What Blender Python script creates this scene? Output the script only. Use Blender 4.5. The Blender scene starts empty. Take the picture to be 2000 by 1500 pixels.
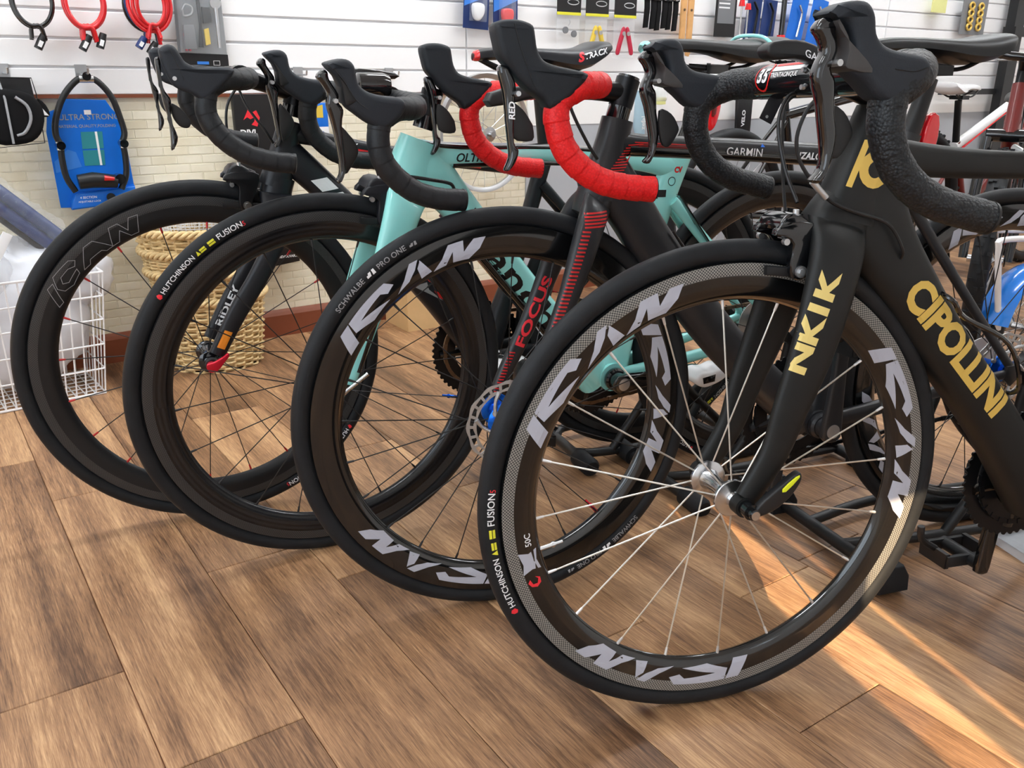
import bpy, bmesh, math, random
from mathutils import Vector, Matrix, noise
from mathutils.geometry import tessellate_polygon
from mathutils.bvhtree import BVHTree
random.seed(7)
PI = math.pi
SC = bpy.context.scene
COL = SC.collection

# ------------------------------------------------------------------ camera
FPX = 1717.47
PITCH, YAW, ROLL, CAMH = math.radians(19.734), math.radians(34.8615), math.radians(0.6695), 0.8674
_fw = Vector((math.sin(YAW)*math.cos(PITCH), math.cos(YAW)*math.cos(PITCH), -math.sin(PITCH)))
_rt = Vector((math.cos(YAW), -math.sin(YAW), 0)); _up = _rt.cross(_fw)
_r2 = _rt*math.cos(ROLL)+_up*math.sin(ROLL); _u2 = -_rt*math.sin(ROLL)+_up*math.cos(ROLL)
cd = bpy.data.cameras.new('camera'); cd.sensor_width = 36.0; cd.lens = FPX/2000*36.0
cd.clip_start = 0.02; cd.clip_end = 60
cam = bpy.data.objects.new('camera', cd); COL.objects.link(cam)
m4 = Matrix.Identity(4)
for k, v in enumerate((_r2, _u2, -_fw)):
    for j in range(3): m4[j][k] = v[j]
m4[2][3] = CAMH
cam.matrix_world = m4
SC.camera = cam

# ------------------------------------------------------------------ world, sun, exposure
SC.view_settings.view_transform = 'Standard'
SC.view_settings.look = 'None'
SC.view_settings.gamma = 1.0
SC.view_settings.use_curve_mapping = False
SC.view_settings.exposure = 0.62
wd = bpy.data.worlds.new('world'); SC.world = wd; wd.use_nodes = True
bg = wd.node_tree.nodes['Background']
bg.inputs[0].default_value = (0.80, 0.90, 1.0, 1); bg.inputs[1].default_value = 2.6
SUN_DIR = Vector((0.270, 0.963, -0.50)).normalized()      # the way the sunlight travels
sl = bpy.data.lights.new('sun', 'SUN'); sl.energy = 8.0; sl.angle = math.radians(0.3); sl.color = (1.0, 0.74, 0.46)
so = bpy.data.objects.new('sun', sl); COL.objects.link(so)
so.rotation_euler = SUN_DIR.to_track_quat('-Z', 'Y').to_euler(); so.location = (0.3, -3, 3)

# ------------------------------------------------------------------ colours and materials
def lin(c):
    return tuple((x/12.92 if x <= .04045 else ((x+.055)/1.055)**2.4) for x in c)
def rgb(r, g, b): return lin((r/255, g/255, b/255))+(1,)
MATS = {}
def mat(name, col, rough=.5, metal=0.0, spec=.5, coat=0, bump=None, trans=0, alpha=1, ior=1.45, vary=None, emit=None, sheen=0):
    """plain procedural principled material; bump=(scale,strength), vary=(scale,amount) value mottling"""
    m = bpy.data.materials.new(name); m.use_nodes = True; MATS[name] = m
    nt = m.node_tree; b = nt.nodes['Principled BSDF']
    b.inputs['Base Color'].default_value = col
    b.inputs['Roughness'].default_value = rough; b.inputs['Metallic'].default_value = metal
    b.inputs['Specular IOR Level'].default_value = spec; b.inputs['IOR'].default_value = ior
    b.inputs['Coat Weight'].default_value = coat; b.inputs['Coat Roughness'].default_value = .06
    b.inputs['Transmission Weight'].default_value = trans; b.inputs['Alpha'].default_value = alpha
    if sheen: b.inputs['Sheen Weight'].default_value = sheen
    if emit:
        b.inputs['Emission Color'].default_value = emit[0]; b.inputs['Emission Strength'].default_value = emit[1]
    if bump or vary:
        tc = nt.nodes.new('ShaderNodeTexCoord')
    if bump:
        n = nt.nodes.new('ShaderNodeTexNoise'); n.inputs['Scale'].default_value = bump[0]; n.inputs['Detail'].default_value = 3
        nt.links.new(tc.outputs['Object'], n.inputs['Vector'])
        bp = nt.nodes.new('ShaderNodeBump'); bp.inputs['Strength'].default_value = bump[1]; bp.inputs['Distance'].default_value = .002
        nt.links.new(n.outputs['Fac'], bp.inputs['Height']); nt.links.new(bp.outputs['Normal'], b.inputs['Normal'])
    if vary:
        n = nt.nodes.new('ShaderNodeTexNoise'); n.inputs['Scale'].default_value = vary[0]; n.inputs['Detail'].default_value = 4
        nt.links.new(tc.outputs['Object'], n.inputs['Vector'])
        mr = nt.nodes.new('ShaderNodeMapRange'); mr.inputs[1].default_value = .3; mr.inputs[2].default_value = .7
        mr.inputs[3].default_value = 1-vary[1]; mr.inputs[4].default_value = 1+vary[1]
        nt.links.new(n.outputs['Fac'], mr.inputs[0])
        mx = nt.nodes.new('ShaderNodeVectorMath'); mx.operation = 'SCALE'; mx.inputs[0].default_value = col[:3]
        nt.links.new(mr.outputs[0], mx.inputs['Scale']); nt.links.new(mx.outputs[0], b.inputs['Base Color'])
    return m
def M(n): return MATS[n]

mat('rubber', rgb(28, 30, 33), .55, bump=(900, .12), vary=(30, .18), spec=.3)
mat('carbon_matte', rgb(20, 21, 23), .40, bump=(1500, .06), spec=.45)
mat('carbon_gloss', rgb(13, 14, 15), .15, coat=.8, spec=.5)
mat('black_plastic', rgb(24, 25, 27), .42)
mat('black_gloss', rgb(14, 15, 18), .12, coat=.7)
mat('black_metal', rgb(22, 23, 26), .3, metal=.4)
mat('hood_rubber', rgb(41, 45, 51), .56, bump=(700, .12), spec=.3)
mat('hood_rubber_b', rgb(34, 38, 43), .56, bump=(700, .12), spec=.3)
mat('panel_brown', rgb(62, 60, 60), .5)
mat('tape_smooth', rgb(31, 33, 36), .48, bump=(260, .25), spec=.35)
mat('frame_black', rgb(21, 22, 22), .48, spec=.4)
mat('frame_grey', rgb(35, 36, 39), .4, coat=.1)
mat('frame_navy', rgb(21, 23, 29), .4, spec=.5)
mat('celeste', rgb(150, 226, 221), .22, coat=.5)
mat('gold', rgb(222, 186, 92), .42, metal=.15)
mat('gold_pale', rgb(232, 208, 128), .42, metal=.1)
mat('decal_grey', rgb(178, 180, 192), .4)
mat('decal_line', rgb(150, 150, 152), .5)
mat('decal_white', rgb(235, 236, 238), .45)
mat('decal_red', rgb(205, 34, 34), .4)
mat('decal_red_hi', rgb(235, 48, 60), .4)
mat('decal_dark', rgb(20, 20, 22), .4)
mat('decal_yellow', rgb(226, 222, 60), .45)
mat('decal_blue', rgb(40, 110, 215), .45)
mat('silver', rgb(205, 207, 210), .22, metal=1)
mat('silver_satin', rgb(196, 198, 200), .36, metal=.9)
mat('spoke_silver', rgb(214, 210, 202), .3, metal=.75)
mat('spoke_black', rgb(24, 24, 26), .4)
mat('nipple_red', rgb(178, 40, 40), .35, metal=.4)
mat('nipple_silver', rgb(225, 225, 225), .3, metal=.6)
mat('blue_ano', rgb(20, 96, 205), .22, metal=.75)
mat('red_ano', rgb(214, 34, 58), .25, metal=.5)
mat('lime', rgb(224, 232, 40), .5)
mat('orange_label', rgb(238, 142, 36), .5)
mat('chain_brown', rgb(120, 98, 78), .38, metal=.8)
mat('white_gloss', rgb(240, 241, 243), .25, coat=.4)
mat('white_paint', rgb(238, 238, 238), .5)
mat('red_gloss', rgb(216, 30, 38), .2, coat=.6)
mat('dark_red', rgb(110, 30, 28), .3, coat=.3)
mat('blue_gloss', rgb(40, 128, 226), .2, coat=.5)
mat('red_lens', rgb(228, 22, 34), .12, coat=.8)
mat('clear', rgb(235, 240, 244), .08, trans=.0, alpha=.13, spec=.8, bump=(60, .5))
mat('clear_bag', rgb(240, 243, 248), .15, alpha=.42, spec=.8, bump=(40, 1.0))
mat('cloudy_bag', rgb(240, 243, 250), .25, alpha=.72, spec=.6, bump=(22, 1.0))
mat('white_wire', rgb(236, 236, 238), .35)
mat('kraft', rgb(214, 178, 128), .8, vary=(14, .06))
mat('wicker', rgb(226, 198, 146), .55, vary=(60, .16), bump=(300, .4))
mat('steel_hook', rgb(190, 193, 197), .3, metal=.9)
mat('card_black', rgb(26, 26, 28), .5)
mat('card_grey', rgb(120, 122, 126), .3)
mat('card_blue', rgb(14, 106, 208), .35, vary=(9, .10))
mat('card_navy', rgb(22, 48, 104), .35)
mat('card_sky', rgb(60, 130, 220), .35)
mat('card_teal', rgb(40, 130, 140), .5)
mat('tool_red', rgb(190, 44, 70), .4)
mat('tool_yellow', rgb(222, 192, 72), .4)
mat('wood_light', rgb(224, 172, 112), .55, vary=(25, .1))
mat('fabric_black', rgb(15, 15, 17), .85, spec=.25)
mat('fabric_grey', rgb(150, 152, 156), .8)
mat('pale_blue', rgb(170, 200, 216), .3)
mat('pale_yellow', rgb(226, 226, 150), .35)
mat('slat_white', rgb(248, 248, 249), .42)
mat('groove_grey', rgb(236, 236, 238), .5)
mat('wall_white', rgb(244, 244, 243), .6)
mat('wall_grey', rgb(178, 182, 188), .6)
mat('grout', rgb(240, 234, 214), .85)
mat('baseboard_brown', rgb(132, 72, 48), .42, vary=(8, .12))
mat('ceiling_white', rgb(240, 240, 238), .7)
mat('lamp_panel', rgb(255, 255, 255), .5, emit=((.94, .975, 1.0, 1), 22.0))
mat('lamp_frame', rgb(225, 225, 225), .5)
mat('glass_white', rgb(250, 250, 250), .4)

def node_mat(name):
    m = bpy.data.materials.new(name); m.use_nodes = True; MATS[name] = m
    return m, m.node_tree, m.node_tree.nodes['Principled BSDF']
def mth(nt, op, a, b=None):
    n = nt.nodes.new('ShaderNodeMath'); n.operation = op
    for i, v in enumerate((a, b)):
        if v is None: continue
        if isinstance(v, (int, float)): n.inputs[i].default_value = v
        else: nt.links.new(v, n.inputs[i])
    return n.outputs[0]
def ramp(nt, fac, stops):
    r = nt.nodes.new('ShaderNodeValToRGB'); nt.links.new(fac, r.inputs[0])
    e = r.color_ramp.elements
    while len(e) < len(stops): e.new(.5)
    for k, (p, c) in enumerate(stops): e[k].position = p; e[k].color = c
    return r.outputs[0]

# carbon weave on the brake track: polar checker about the wheel axle
def weave(name, c1, c2, n_around, n_out, rough):
    m, nt, b = node_mat(name)
    tc = nt.nodes.new('ShaderNodeTexCoord'); s = nt.nodes.new('ShaderNodeSeparateXYZ'); nt.links.new(tc.outputs['Object'], s.inputs[0])
    a = mth(nt, 'MULTIPLY', mth(nt, 'ARCTAN2', s.outputs[2], s.outputs[0]), n_around/(2*PI))
    r = mth(nt, 'SQRT', mth(nt, 'ADD', mth(nt, 'MULTIPLY', s.outputs[0], s.outputs[0]), mth(nt, 'MULTIPLY', s.outputs[2], s.outputs[2])))
    r = mth(nt, 'MULTIPLY', r, n_out)
    c = nt.nodes.new('ShaderNodeCombineXYZ'); nt.links.new(a, c.inputs[0]); nt.links.new(r, c.inputs[1]); c.inputs[2].default_value = .5
    ck = nt.nodes.new('ShaderNodeTexChecker'); ck.inputs['Scale'].default_value = 1
    ck.inputs['Color1'].default_value = c1; ck.inputs['Color2'].default_value = c2
    nt.links.new(c.outputs[0], ck.inputs['Vector']); nt.links.new(ck.outputs['Color'], b.inputs['Base Color'])
    b.inputs['Roughness'].default_value = rough
    return m
weave('track_bright', rgb(150, 147, 140), rgb(52, 52, 52), 900, 480, .35)
weave('track_dark', rgb(60, 60, 60), rgb(28, 28, 29), 900, 480, .4)
weave('carbon_weave', rgb(30, 30, 32), rgb(15, 15, 17), 2, 240, .2)

def scales(name, c, scale, strength, rough, dark):
    """snake-skin bar tape"""
    m, nt, b = node_mat(name)
    tc = nt.nodes.new('ShaderNodeTexCoord')
    v = nt.nodes.new('ShaderNodeTexVoronoi'); v.inputs['Scale'].default_value = scale
    nt.links.new(tc.outputs['Object'], v.inputs['Vector'])
    bp = nt.nodes.new('ShaderNodeBump'); bp.inputs['Strength'].default_value = strength; bp.inputs['Distance'].default_value = .002; bp.invert = True
    nt.links.new(v.outputs['Distance'], bp.inputs['Height']); nt.links.new(bp.outputs[0], b.inputs['Normal'])
    nt.links.new(ramp(nt, v.outputs['Distance'], [(0, c), (.75, dark)]), b.inputs['Base Color'])
    b.inputs['Roughness'].default_value = rough; b.inputs['Specular IOR Level'].default_value = .35
    return m
scales('tape_snake', rgb(38, 42, 47), 330, .5, .44, rgb(16, 18, 20))
scales('tape_red', rgb(232, 28, 30), 330, .25, .5, rgb(205, 18, 22))

# floor planks: each plank picks its own tone (object random); grain stretched along the plank
def plank_mat():
    m, nt, b = node_mat('plank_wood')
    tc = nt.nodes.new('ShaderNodeTexCoord'); oi = nt.nodes.new('ShaderNodeObjectInfo')
    off = nt.nodes.new('ShaderNodeVectorMath'); off.operation = 'SCALE'; off.inputs[0].default_value = (37.0, 91.0, 13.0)
    nt.links.new(oi.outputs['Random'], off.inputs['Scale'])
    add = nt.nodes.new('ShaderNodeVectorMath'); add.operation = 'ADD'
    nt.links.new(tc.outputs['Object'], add.inputs[0]); nt.links.new(off.outputs[0], add.inputs[1])
    def noise(sx, sy, det, dist=0, rough=.6):
        mp = nt.nodes.new('ShaderNodeMapping'); mp.inputs['Scale'].default_value = (sx, sy, 1)
        nt.links.new(add.outputs[0], mp.inputs['Vector'])
        n = nt.nodes.new('ShaderNodeTexNoise'); n.inputs['Scale'].default_value = 1; n.inputs['Detail'].default_value = det
        n.inputs['Distortion'].default_value = dist; n.inputs['Roughness'].default_value = rough
        nt.links.new(mp.outputs[0], n.inputs['Vector']); return n.outputs['Fac']
    broad = noise(17, .9, 2, .25); fine = noise(240, 10, 5, .35, .72); vfine = noise(620, 26, 3, .2, .7); blotch = noise(8, 3, 3, .8)
    t = mth(nt, 'ADD', mth(nt, 'MULTIPLY', broad, .46), mth(nt, 'MULTIPLY', fine, .44))
    t = mth(nt, 'ADD', t, mth(nt, 'MULTIPLY', vfine, .34)); t = mth(nt, 'ADD', t, mth(nt, 'MULTIPLY', blotch, .20))
    t = mth(nt, 'ADD', t, mth(nt, 'MULTIPLY', oi.outputs['Random'], .10))
    c = ramp(nt, t, [(.57, rgb(70, 48, 34)), (.68, rgb(110, 80, 57)), (.80, rgb(156, 117, 84)), (.95, rgb(202, 162, 120))])
    # knots
    mp = nt.nodes.new('ShaderNodeMapping'); mp.inputs['Scale'].default_value = (5, 2.6, 1); nt.links.new(add.outputs[0], mp.inputs['Vector'])
    v = nt.nodes.new('ShaderNodeTexVoronoi'); v.inputs['Scale'].default_value = 1; nt.links.new(mp.outputs[0], v.inputs['Vector'])
    k = nt.nodes.new('ShaderNodeMapRange'); k.inputs[1].default_value = .03; k.inputs[2].default_value = .10; nt.links.new(v.outputs['Distance'], k.inputs[0])
    mx = nt.nodes.new('ShaderNodeMix'); mx.data_type = 'RGBA'; nt.links.new(k.outputs[0], mx.inputs[0])
    mx.inputs[6].default_value = rgb(88, 58, 40); nt.links.new(c, mx.inputs[7])
    nt.links.new(mx.outputs[2], b.inputs['Base Color'])
    b.inputs['Roughness'].default_value = .42; b.inputs['Specular IOR Level'].default_value = .4
    bp = nt.nodes.new('ShaderNodeBump'); bp.inputs['Strength'].default_value = .25; bp.inputs['Distance'].default_value = .001
    nt.links.new(fine, bp.inputs['Height']); nt.links.new(bp.outputs[0], b.inputs['Normal'])
plank_mat()
def brick_mat():
    m, nt, b = node_mat('brick_cream')
    oi = nt.nodes.new('ShaderNodeObjectInfo'); g = nt.nodes.new('ShaderNodeNewGeometry')
    n = nt.nodes.new('ShaderNodeTexNoise'); n.inputs['Scale'].default_value = 14; n.inputs['Detail'].default_value = 5
    nt.links.new(g.outputs['Position'], n.inputs['Vector'])
    t = mth(nt, 'ADD', mth(nt, 'MULTIPLY', n.outputs['Fac'], .8), mth(nt, 'MULTIPLY', oi.outputs['Random'], .3))
    nt.links.new(ramp(nt, t, [(.3, rgb(226, 217, 190)), (.8, rgb(245, 239, 220))]), b.inputs['Base Color'])
    b.inputs['Roughness'].default_value = .7
brick_mat()

# ------------------------------------------------------------------ mesh builder
def cat(pts, sub=4, closed=False):
    """Catmull-Rom through points of any dimension"""
    P = [Vector(p) for p in pts]; n = len(P); out = []
    for i in range(n if closed else n-1):
        p0 = P[i-1] if (closed or i > 0) else P[0]*2-P[1]
        p1 = P[i]; p2 = P[(i+1) % n]
        p3 = P[(i+2) % n] if (closed or i+2 < n) else P[-1]*2-P[-2]
        for k in range(sub):
            t = k/sub
            out.append(.5*((2*p1)+(p2-p0)*t+(2*p0-5*p1+4*p2-p3)*t*t+(3*p1-p0-3*p2+p3)*t**3))
    if not closed: out.append(P[-1].copy())
    return out
class MB:
    def __init__(s): s.v = []; s.f = []
    def add(s, vs, fs):
        o = len(s.v); s.v += [tuple(v) for v in vs]; s.f += [tuple(i+o for i in f) for f in fs]; return s
    def box(s, c, d, rot=None):
        vs = [Vector(((i & 1)-.5, (i >> 1 & 1)-.5, (i >> 2)-.5)) for i in range(8)]
        vs = [Vector((v.x*d[0], v.y*d[1], v.z*d[2])) for v in vs]
        if rot is not None: vs = [rot @ v for v in vs]
        return s.add([v+Vector(c) for v in vs], [(0, 2, 3, 1), (4, 5, 7, 6), (0, 1, 5, 4), (2, 6, 7, 3), (0, 4, 6, 2), (1, 3, 7, 5)])
    def rings(s, rr, cap=True, close=False):
        n = len(rr[0]); vs = [p for r in rr for p in r]; fs = []; m = len(rr)
        for i in range(m if close else m-1):
            a, b = i*n, ((i+1) % m)*n
            for k in range(n): fs.append((a+k, a+(k+1) % n, b+(k+1) % n, b+k))
        if cap and not close: fs += [tuple(range(n-1, -1, -1)), tuple(range((m-1)*n, m*n))]
        return s.add(vs, fs)
    def tube(s, pts, r, n=8, cap=True, sub=0, closed=False):
        P = cat(pts, sub, closed) if sub else [Vector(p) for p in pts]
        m = len(P)
        if isinstance(r, (int, float)): R = [r]*m
        else:
            R = []; q = len(r)-1
            for i in range(m):
                t = i/(m-1)*q; k = min(int(t), q-1); R.append(r[k]+(r[k+1]-r[k])*(t-k))
        T = []
        for i in range(m):
            if closed: d = P[(i+1) % m]-P[i-1]
            else: d = P[min(i+1, m-1)]-P[max(i-1, 0)]
            T.append(d.normalized() if d.length else Vector((0, 0, 1)))
        u = T[0].orthogonal().normalized(); rr = []
        for i in range(m):
            u = (u-T[i]*u.dot(T[i])).normalized(); w = T[i].cross(u)
            rr.append([P[i]+(u*math.cos(2*PI*k/n)+w*math.sin(2*PI*k/n))*R[i] for k in range(n)])
        return s.rings(rr, cap, closed)
    def cyl(s, a, b, r, n=16, r2=None): return s.tube([a, b], [r, r if r2 is None else r2], n)
    def ftube(s, pts, n=20, p=2.4, sub=4):
        """bike tube: pts (f, w, depth, width, v): superellipse section, depth in the bike plane, width across it"""
        P = cat([tuple(q)+(0,)*(5-len(q)) for q in pts], sub) if sub else [Vector(q) for q in pts]
        rr = []
        for i, q in enumerate(P):
            a = P[max(i-1, 0)]; b = P[min(i+1, len(P)-1)]
            t = Vector((b[0]-a[0], b[1]-a[1])).normalized(); nx, nz = -t.y, t.x
            ring = []
            for k in range(n):
                an = 2*PI*k/n; c, sn = math.cos(an), math.sin(an)
                x = math.copysign(abs(c)**(2/p), c)*q[2]/2; y = math.copysign(abs(sn)**(2/p), sn)*q[3]/2
                ring.append((q[0]+nx*x, q[4]+y, q[1]+nz*x))
            rr.append(ring)
        return s.rings(rr)
    def lathe(s, prof, c=(0, 0, 0), n=32, closed=False, axis='y'):
        """revolve (r, h) about an axis through c"""
        rr = []
        for r, h in prof:
            ring = []
            for k in range(n):
                a = 2*PI*k/n; x, y = r*math.cos(a), r*math.sin(a)
                q = (x, h, y) if axis == 'y' else ((x, y, h) if axis == 'z' else (h, x, y))
                ring.append((c[0]+q[0], c[1]+q[1], c[2]+q[2]))
            rr.append(ring)
        return s.rings(rr, cap=not closed, close=closed)
    def slab(s, out, v0, hw, bev=.004, smooth=0, n=3, fn=None):
        """outline in (f, w) given thickness 2*hw about v0, edges rounded by bev"""
        O = cat([(a, b) for a, b in out], smooth, True) if smooth else [Vector(q) for q in out]
        if sum(O[i-1].x*O[i].y-O[i].x*O[i-1].y for i in range(len(O))) < 0: O = O[::-1]
        N = []
        for i in range(len(O)):
            d = (O[(i+1) % len(O)]-O[i-1]); d = d.normalized() if d.length > 1e-9 else Vector((1, 0)); N.append(Vector((-d.y, d.x)))
        prof = [(-hw+bev*(1-math.cos(PI/2*k/n)), bev*(1-math.sin(PI/2*k/n))) for k in range(n+1)]
        full = prof+[(-v, i) for v, i in prof[::-1]]
        rr = []
        for v, ins in full:
            ring = [(q.x+nn.x*ins, v0+v, q.y+nn.y*ins) for q, nn in zip(O, N)]
            if fn: ring = [fn(x) for x in ring]
            rr.append(ring)
        o = len(s.v); s.rings(rr, cap=False); n_ = len(O); last = o+(len(rr)-1)*n_
        for t in tessellate_polygon([[Vector((q.x, q.y, 0)) for q in O]]):
            s.f.append(tuple(o+i for i in t)); s.f.append(tuple(last+i for i in reversed(t)))
        return s
    def build(s, name, m, parent=None, smooth=40, loc=None, rot=None):
        me = bpy.data.meshes.new(name); me.from_pydata(s.v, [], s.f)
        me.validate()
        bm = bmesh.new(); bm.from_mesh(me); bmesh.ops.recalc_face_normals(bm, faces=bm.faces); bm.to_mesh(me); bm.free()
        if smooth:
            me.polygons.foreach_set('use_smooth', [True]*len(me.polygons)); me.set_sharp_from_angle(angle=math.radians(smooth))
        me.materials.append(m if not isinstance(m, str) else MATS[m])
        return link(name, me, parent, loc, rot)
def link(name, me, parent=None, loc=None, rot=None):
    o = bpy.data.objects.new(name, me); COL.objects.link(o)
    if parent is not None: o.parent = parent
    if loc is not None: o.location = loc
    if rot is not None: o.rotation_euler = rot
    return o
def tag(o, label=None, cat_=None, group=None, kind=None):
    if label: o['label'] = label
    if cat_: o['category'] = cat_
    if group: o['group'] = group
    if kind: o['kind'] = kind
    return o
def thing(name, label, cat_, loc=(0, 0, 0), rz=0, group=None):
    o = bpy.data.objects.new(name, None); o.empty_display_size = .05; COL.objects.link(o); o.location = loc; o.rotation_euler = (0, 0, rz)
    return tag(o, label, cat_, group)
def copy_tree(o, parent=None):
    c = o.copy(); COL.objects.link(c); c.parent = parent
    for ch in list(o.children): copy_tree(ch, c)
    return c

# ------------------------------------------------------------------ flat lettering
_txt = {}
def text2d(s, bold=0.0, shear=0.0, space=1.0):
    """letters as (points, faces), cap height scaled to 1, starting at x = 0"""
    key = (s, bold, shear, space)
    if key in _txt: return _txt[key]
    cu = bpy.data.curves.new('txt', 'FONT'); cu.body = s; cu.offset = bold; cu.shear = shear; cu.space_character = space
    cu.resolution_u = 3; cu.fill_mode = 'FRONT'
    ob = bpy.data.objects.new('txt', cu); COL.objects.link(ob)
    me = bpy.data.meshes.new_from_object(ob)
    V = [(v.co.x, v.co.y) for v in me.vertices]; F = [tuple(p.vertices) for p in me.polygons]
    bpy.data.objects.remove(ob); bpy.data.curves.remove(cu); bpy.data.meshes.remove(me)
    if V:
        x0 = min(v[0] for v in V); y0 = min(v[1] for v in V)
        cap = max(v[1] for v in V)-y0
        V = [((x-x0)/cap, (y-y0)/cap) for x, y in V]
    _txt[key] = (V, F); return _txt[key]
def flat(polys):
    V, F = [], []
    for p in polys:
        F.append(tuple(range(len(V), len(V)+len(p)))); V += list(p)
    return V, F
def decal(name, vf, fn, m, parent, step=None):
    """map flat shapes (x, y) onto a surface with fn(x, y) -> point"""
    V, F = vf
    bm = bmesh.new(); bv = [bm.verts.new((x, y, 0)) for x, y in V]
    for f in F:
        tris = [f] if len(f) == 3 else [tuple(f[i] for i in t) for t in tessellate_polygon([[Vector((V[i][0], V[i][1], 0)) for i in f]])]
        for t in tris:
            try: bm.faces.new([bv[i] for i in t])
            except ValueError: pass
    if step:
        for _ in range(4):
            lo = [e for e in bm.edges if e.calc_length() > step]
            if not lo: break
            bmesh.ops.subdivide_edges(bm, edges=lo, cuts=1)
            bmesh.ops.triangulate(bm, faces=[f for f in bm.faces if len(f.verts) > 3])
    for v in bm.verts: v.co = fn(v.co.x, v.co.y)
    me = bpy.data.meshes.new(name); bm.to_mesh(me); bm.free()
    me.materials.append(MATS[m]); return link(name, me, parent)
def onto(obj, p2, v_from=.4, lift=.0006):
    """returns fn: flat (x, y) -> point on obj's surface seen from the +y side of the bike"""
    me = obj.data; tree = BVHTree.FromPolygons([v.co.copy() for v in me.vertices], [tuple(q.vertices) for q in me.polygons])
    def fn(x, y):
        f, w = p2(x, y)
        h = tree.ray_cast(Vector((f, v_from, w)), Vector((0, -1, 0)))
        if h[0] is None: q = tree.find_nearest(Vector((f, .03 if v_from > .1 else v_from-.02, w)))[0]; return Vector((q.x, q.y+lift, q.z))
        return Vector((f, h[0].y+lift, w))
    return fn
def width2d(vf): return max(v[0] for v in vf[0])

# ================================================================== the setting
WALL_Y = 2.825
X0, X1, Y0, ZC = -1.7, 6.7, -1.6, 2.7
def struct(o): o['kind'] = 'structure'; return o
fl = struct(MB().box(((X0+X1)/2, (Y0+WALL_Y)/2+.05, -.03), (X1-X0+.2, WALL_Y-Y0+.3, .05)).build('floor', 'baseboard_brown'))
PW, PL = .1868, .914
def plank_mesh():
    w, l, h, b = PW-.0012, PL-.0014, .006, .0012
    mb = MB(); z0, z1 = -.0055, 0.0
    v = [(0, 0, z0), (w, 0, z0), (w, l, z0), (0, l, z0), (0, 0, z1-b), (w, 0, z1-b), (w, l, z1-b), (0, l, z1-b), (b, b, z1), (w-b, b, z1), (w-b, l-b, z1), (b, l-b, z1)]
    f = [(3, 2, 1, 0), (0, 1, 5, 4), (1, 2, 6, 5), (2, 3, 7, 6), (3, 0, 4, 7), (4, 5, 9, 8), (5, 6, 10, 9), (6, 7, 11, 10), (7, 4, 8, 11), (8, 9, 10, 11)]
    mb.add(v, f); me = bpy.data.meshes.new('plank'); me.from_pydata(mb.v, [], mb.f); me.materials.append(M('plank_wood')); return me
pm = plank_mesh()
known = {-1: 1.243, 0: .995, 2: 1.30, 3: .90, 4: .582, 6: .88}
kmin = int(math.floor((X0-.155)/PW)); kmax = int(math.ceil((X1-.155)/PW))
cells = []
for k in range(kmin, kmax):
    y = known.get(k, (k*.537) % PL)
    j = int(math.floor((Y0-y)/PL))
    yy = y+j*PL
    while yy < WALL_Y:
        cells.append((.155+k*PW, yy)); yy += PL
def seen(x, y):   # floor that the camera, or one a step beside it, looks at
    d = math.hypot(x-.0, y); a = math.degrees(math.atan2(x+PW/2, y+PL/2))
    return -20 < a < 82 and d < 7
cells.sort(key=lambda c: (not seen(*c), math.hypot(c[0]-.8, c[1]-1.0)))
for x, y in cells[:270]: link('plank', pm, fl, (x, y, 0))
mb = MB()
for x, y in cells[270:]:
    mb.box((x+PW/2, y+PL/2, -.00275), (PW-.0014, PL-.0014, .0055))
tag(mb.build('plank_floor_rest', 'plank_wood', fl, smooth=0), kind='stuff')

# back wall: masonry core, white slatwall above, cream brick tile and painted wall below
wb = struct(MB().box(((X0+X1)/2, WALL_Y+.09, ZC/2), (X1-X0+.2, .12, ZC)).build('wall_back', 'wall_white'))
SL_Z, SL_H = .786, .0746
XT = 2.02          # tile ends here, paint begins
XB = (-1.6, 1.744)
segs = [(X0, 1.744), (1.752, 4.19), (4.198, X1)]
for a, b in segs:
    for i in range(14):
        z = SL_Z+i*SL_H
        if z > 1.75: break
        mb = MB(); h = SL_H-.0065; y0, y1 = WALL_Y-.012, WALL_Y+.012; bv = .002
        prof = [(y1, z), (y0+bv, z), (y0, z+bv), (y0, z+h-bv), (y0+bv, z+h), (y1, z+h)]
        mb.add([(a, p, q) for p, q in prof]+[(b, p, q) for p, q in prof],
               [tuple(range(6)), tuple(range(11, 5, -1))]+[(i2, (i2+1) % 6, 6+(i2+1) % 6, 6+i2) for i2 in range(6)])
        mb.build('slat', 'slat_white', wb, smooth=0)
MB().box(((X0+X1)/2, WALL_Y+.006, 1.28), (X1-X0, .018, 1.0)).build('slat_backing', 'groove_grey', wb)
MB().box(((X0+1.75)/2, WALL_Y-.004, SL_Z-.005), (1.75-X0, .022, .009)).build('slat_trim', 'baseboard_brown', wb)
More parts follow.
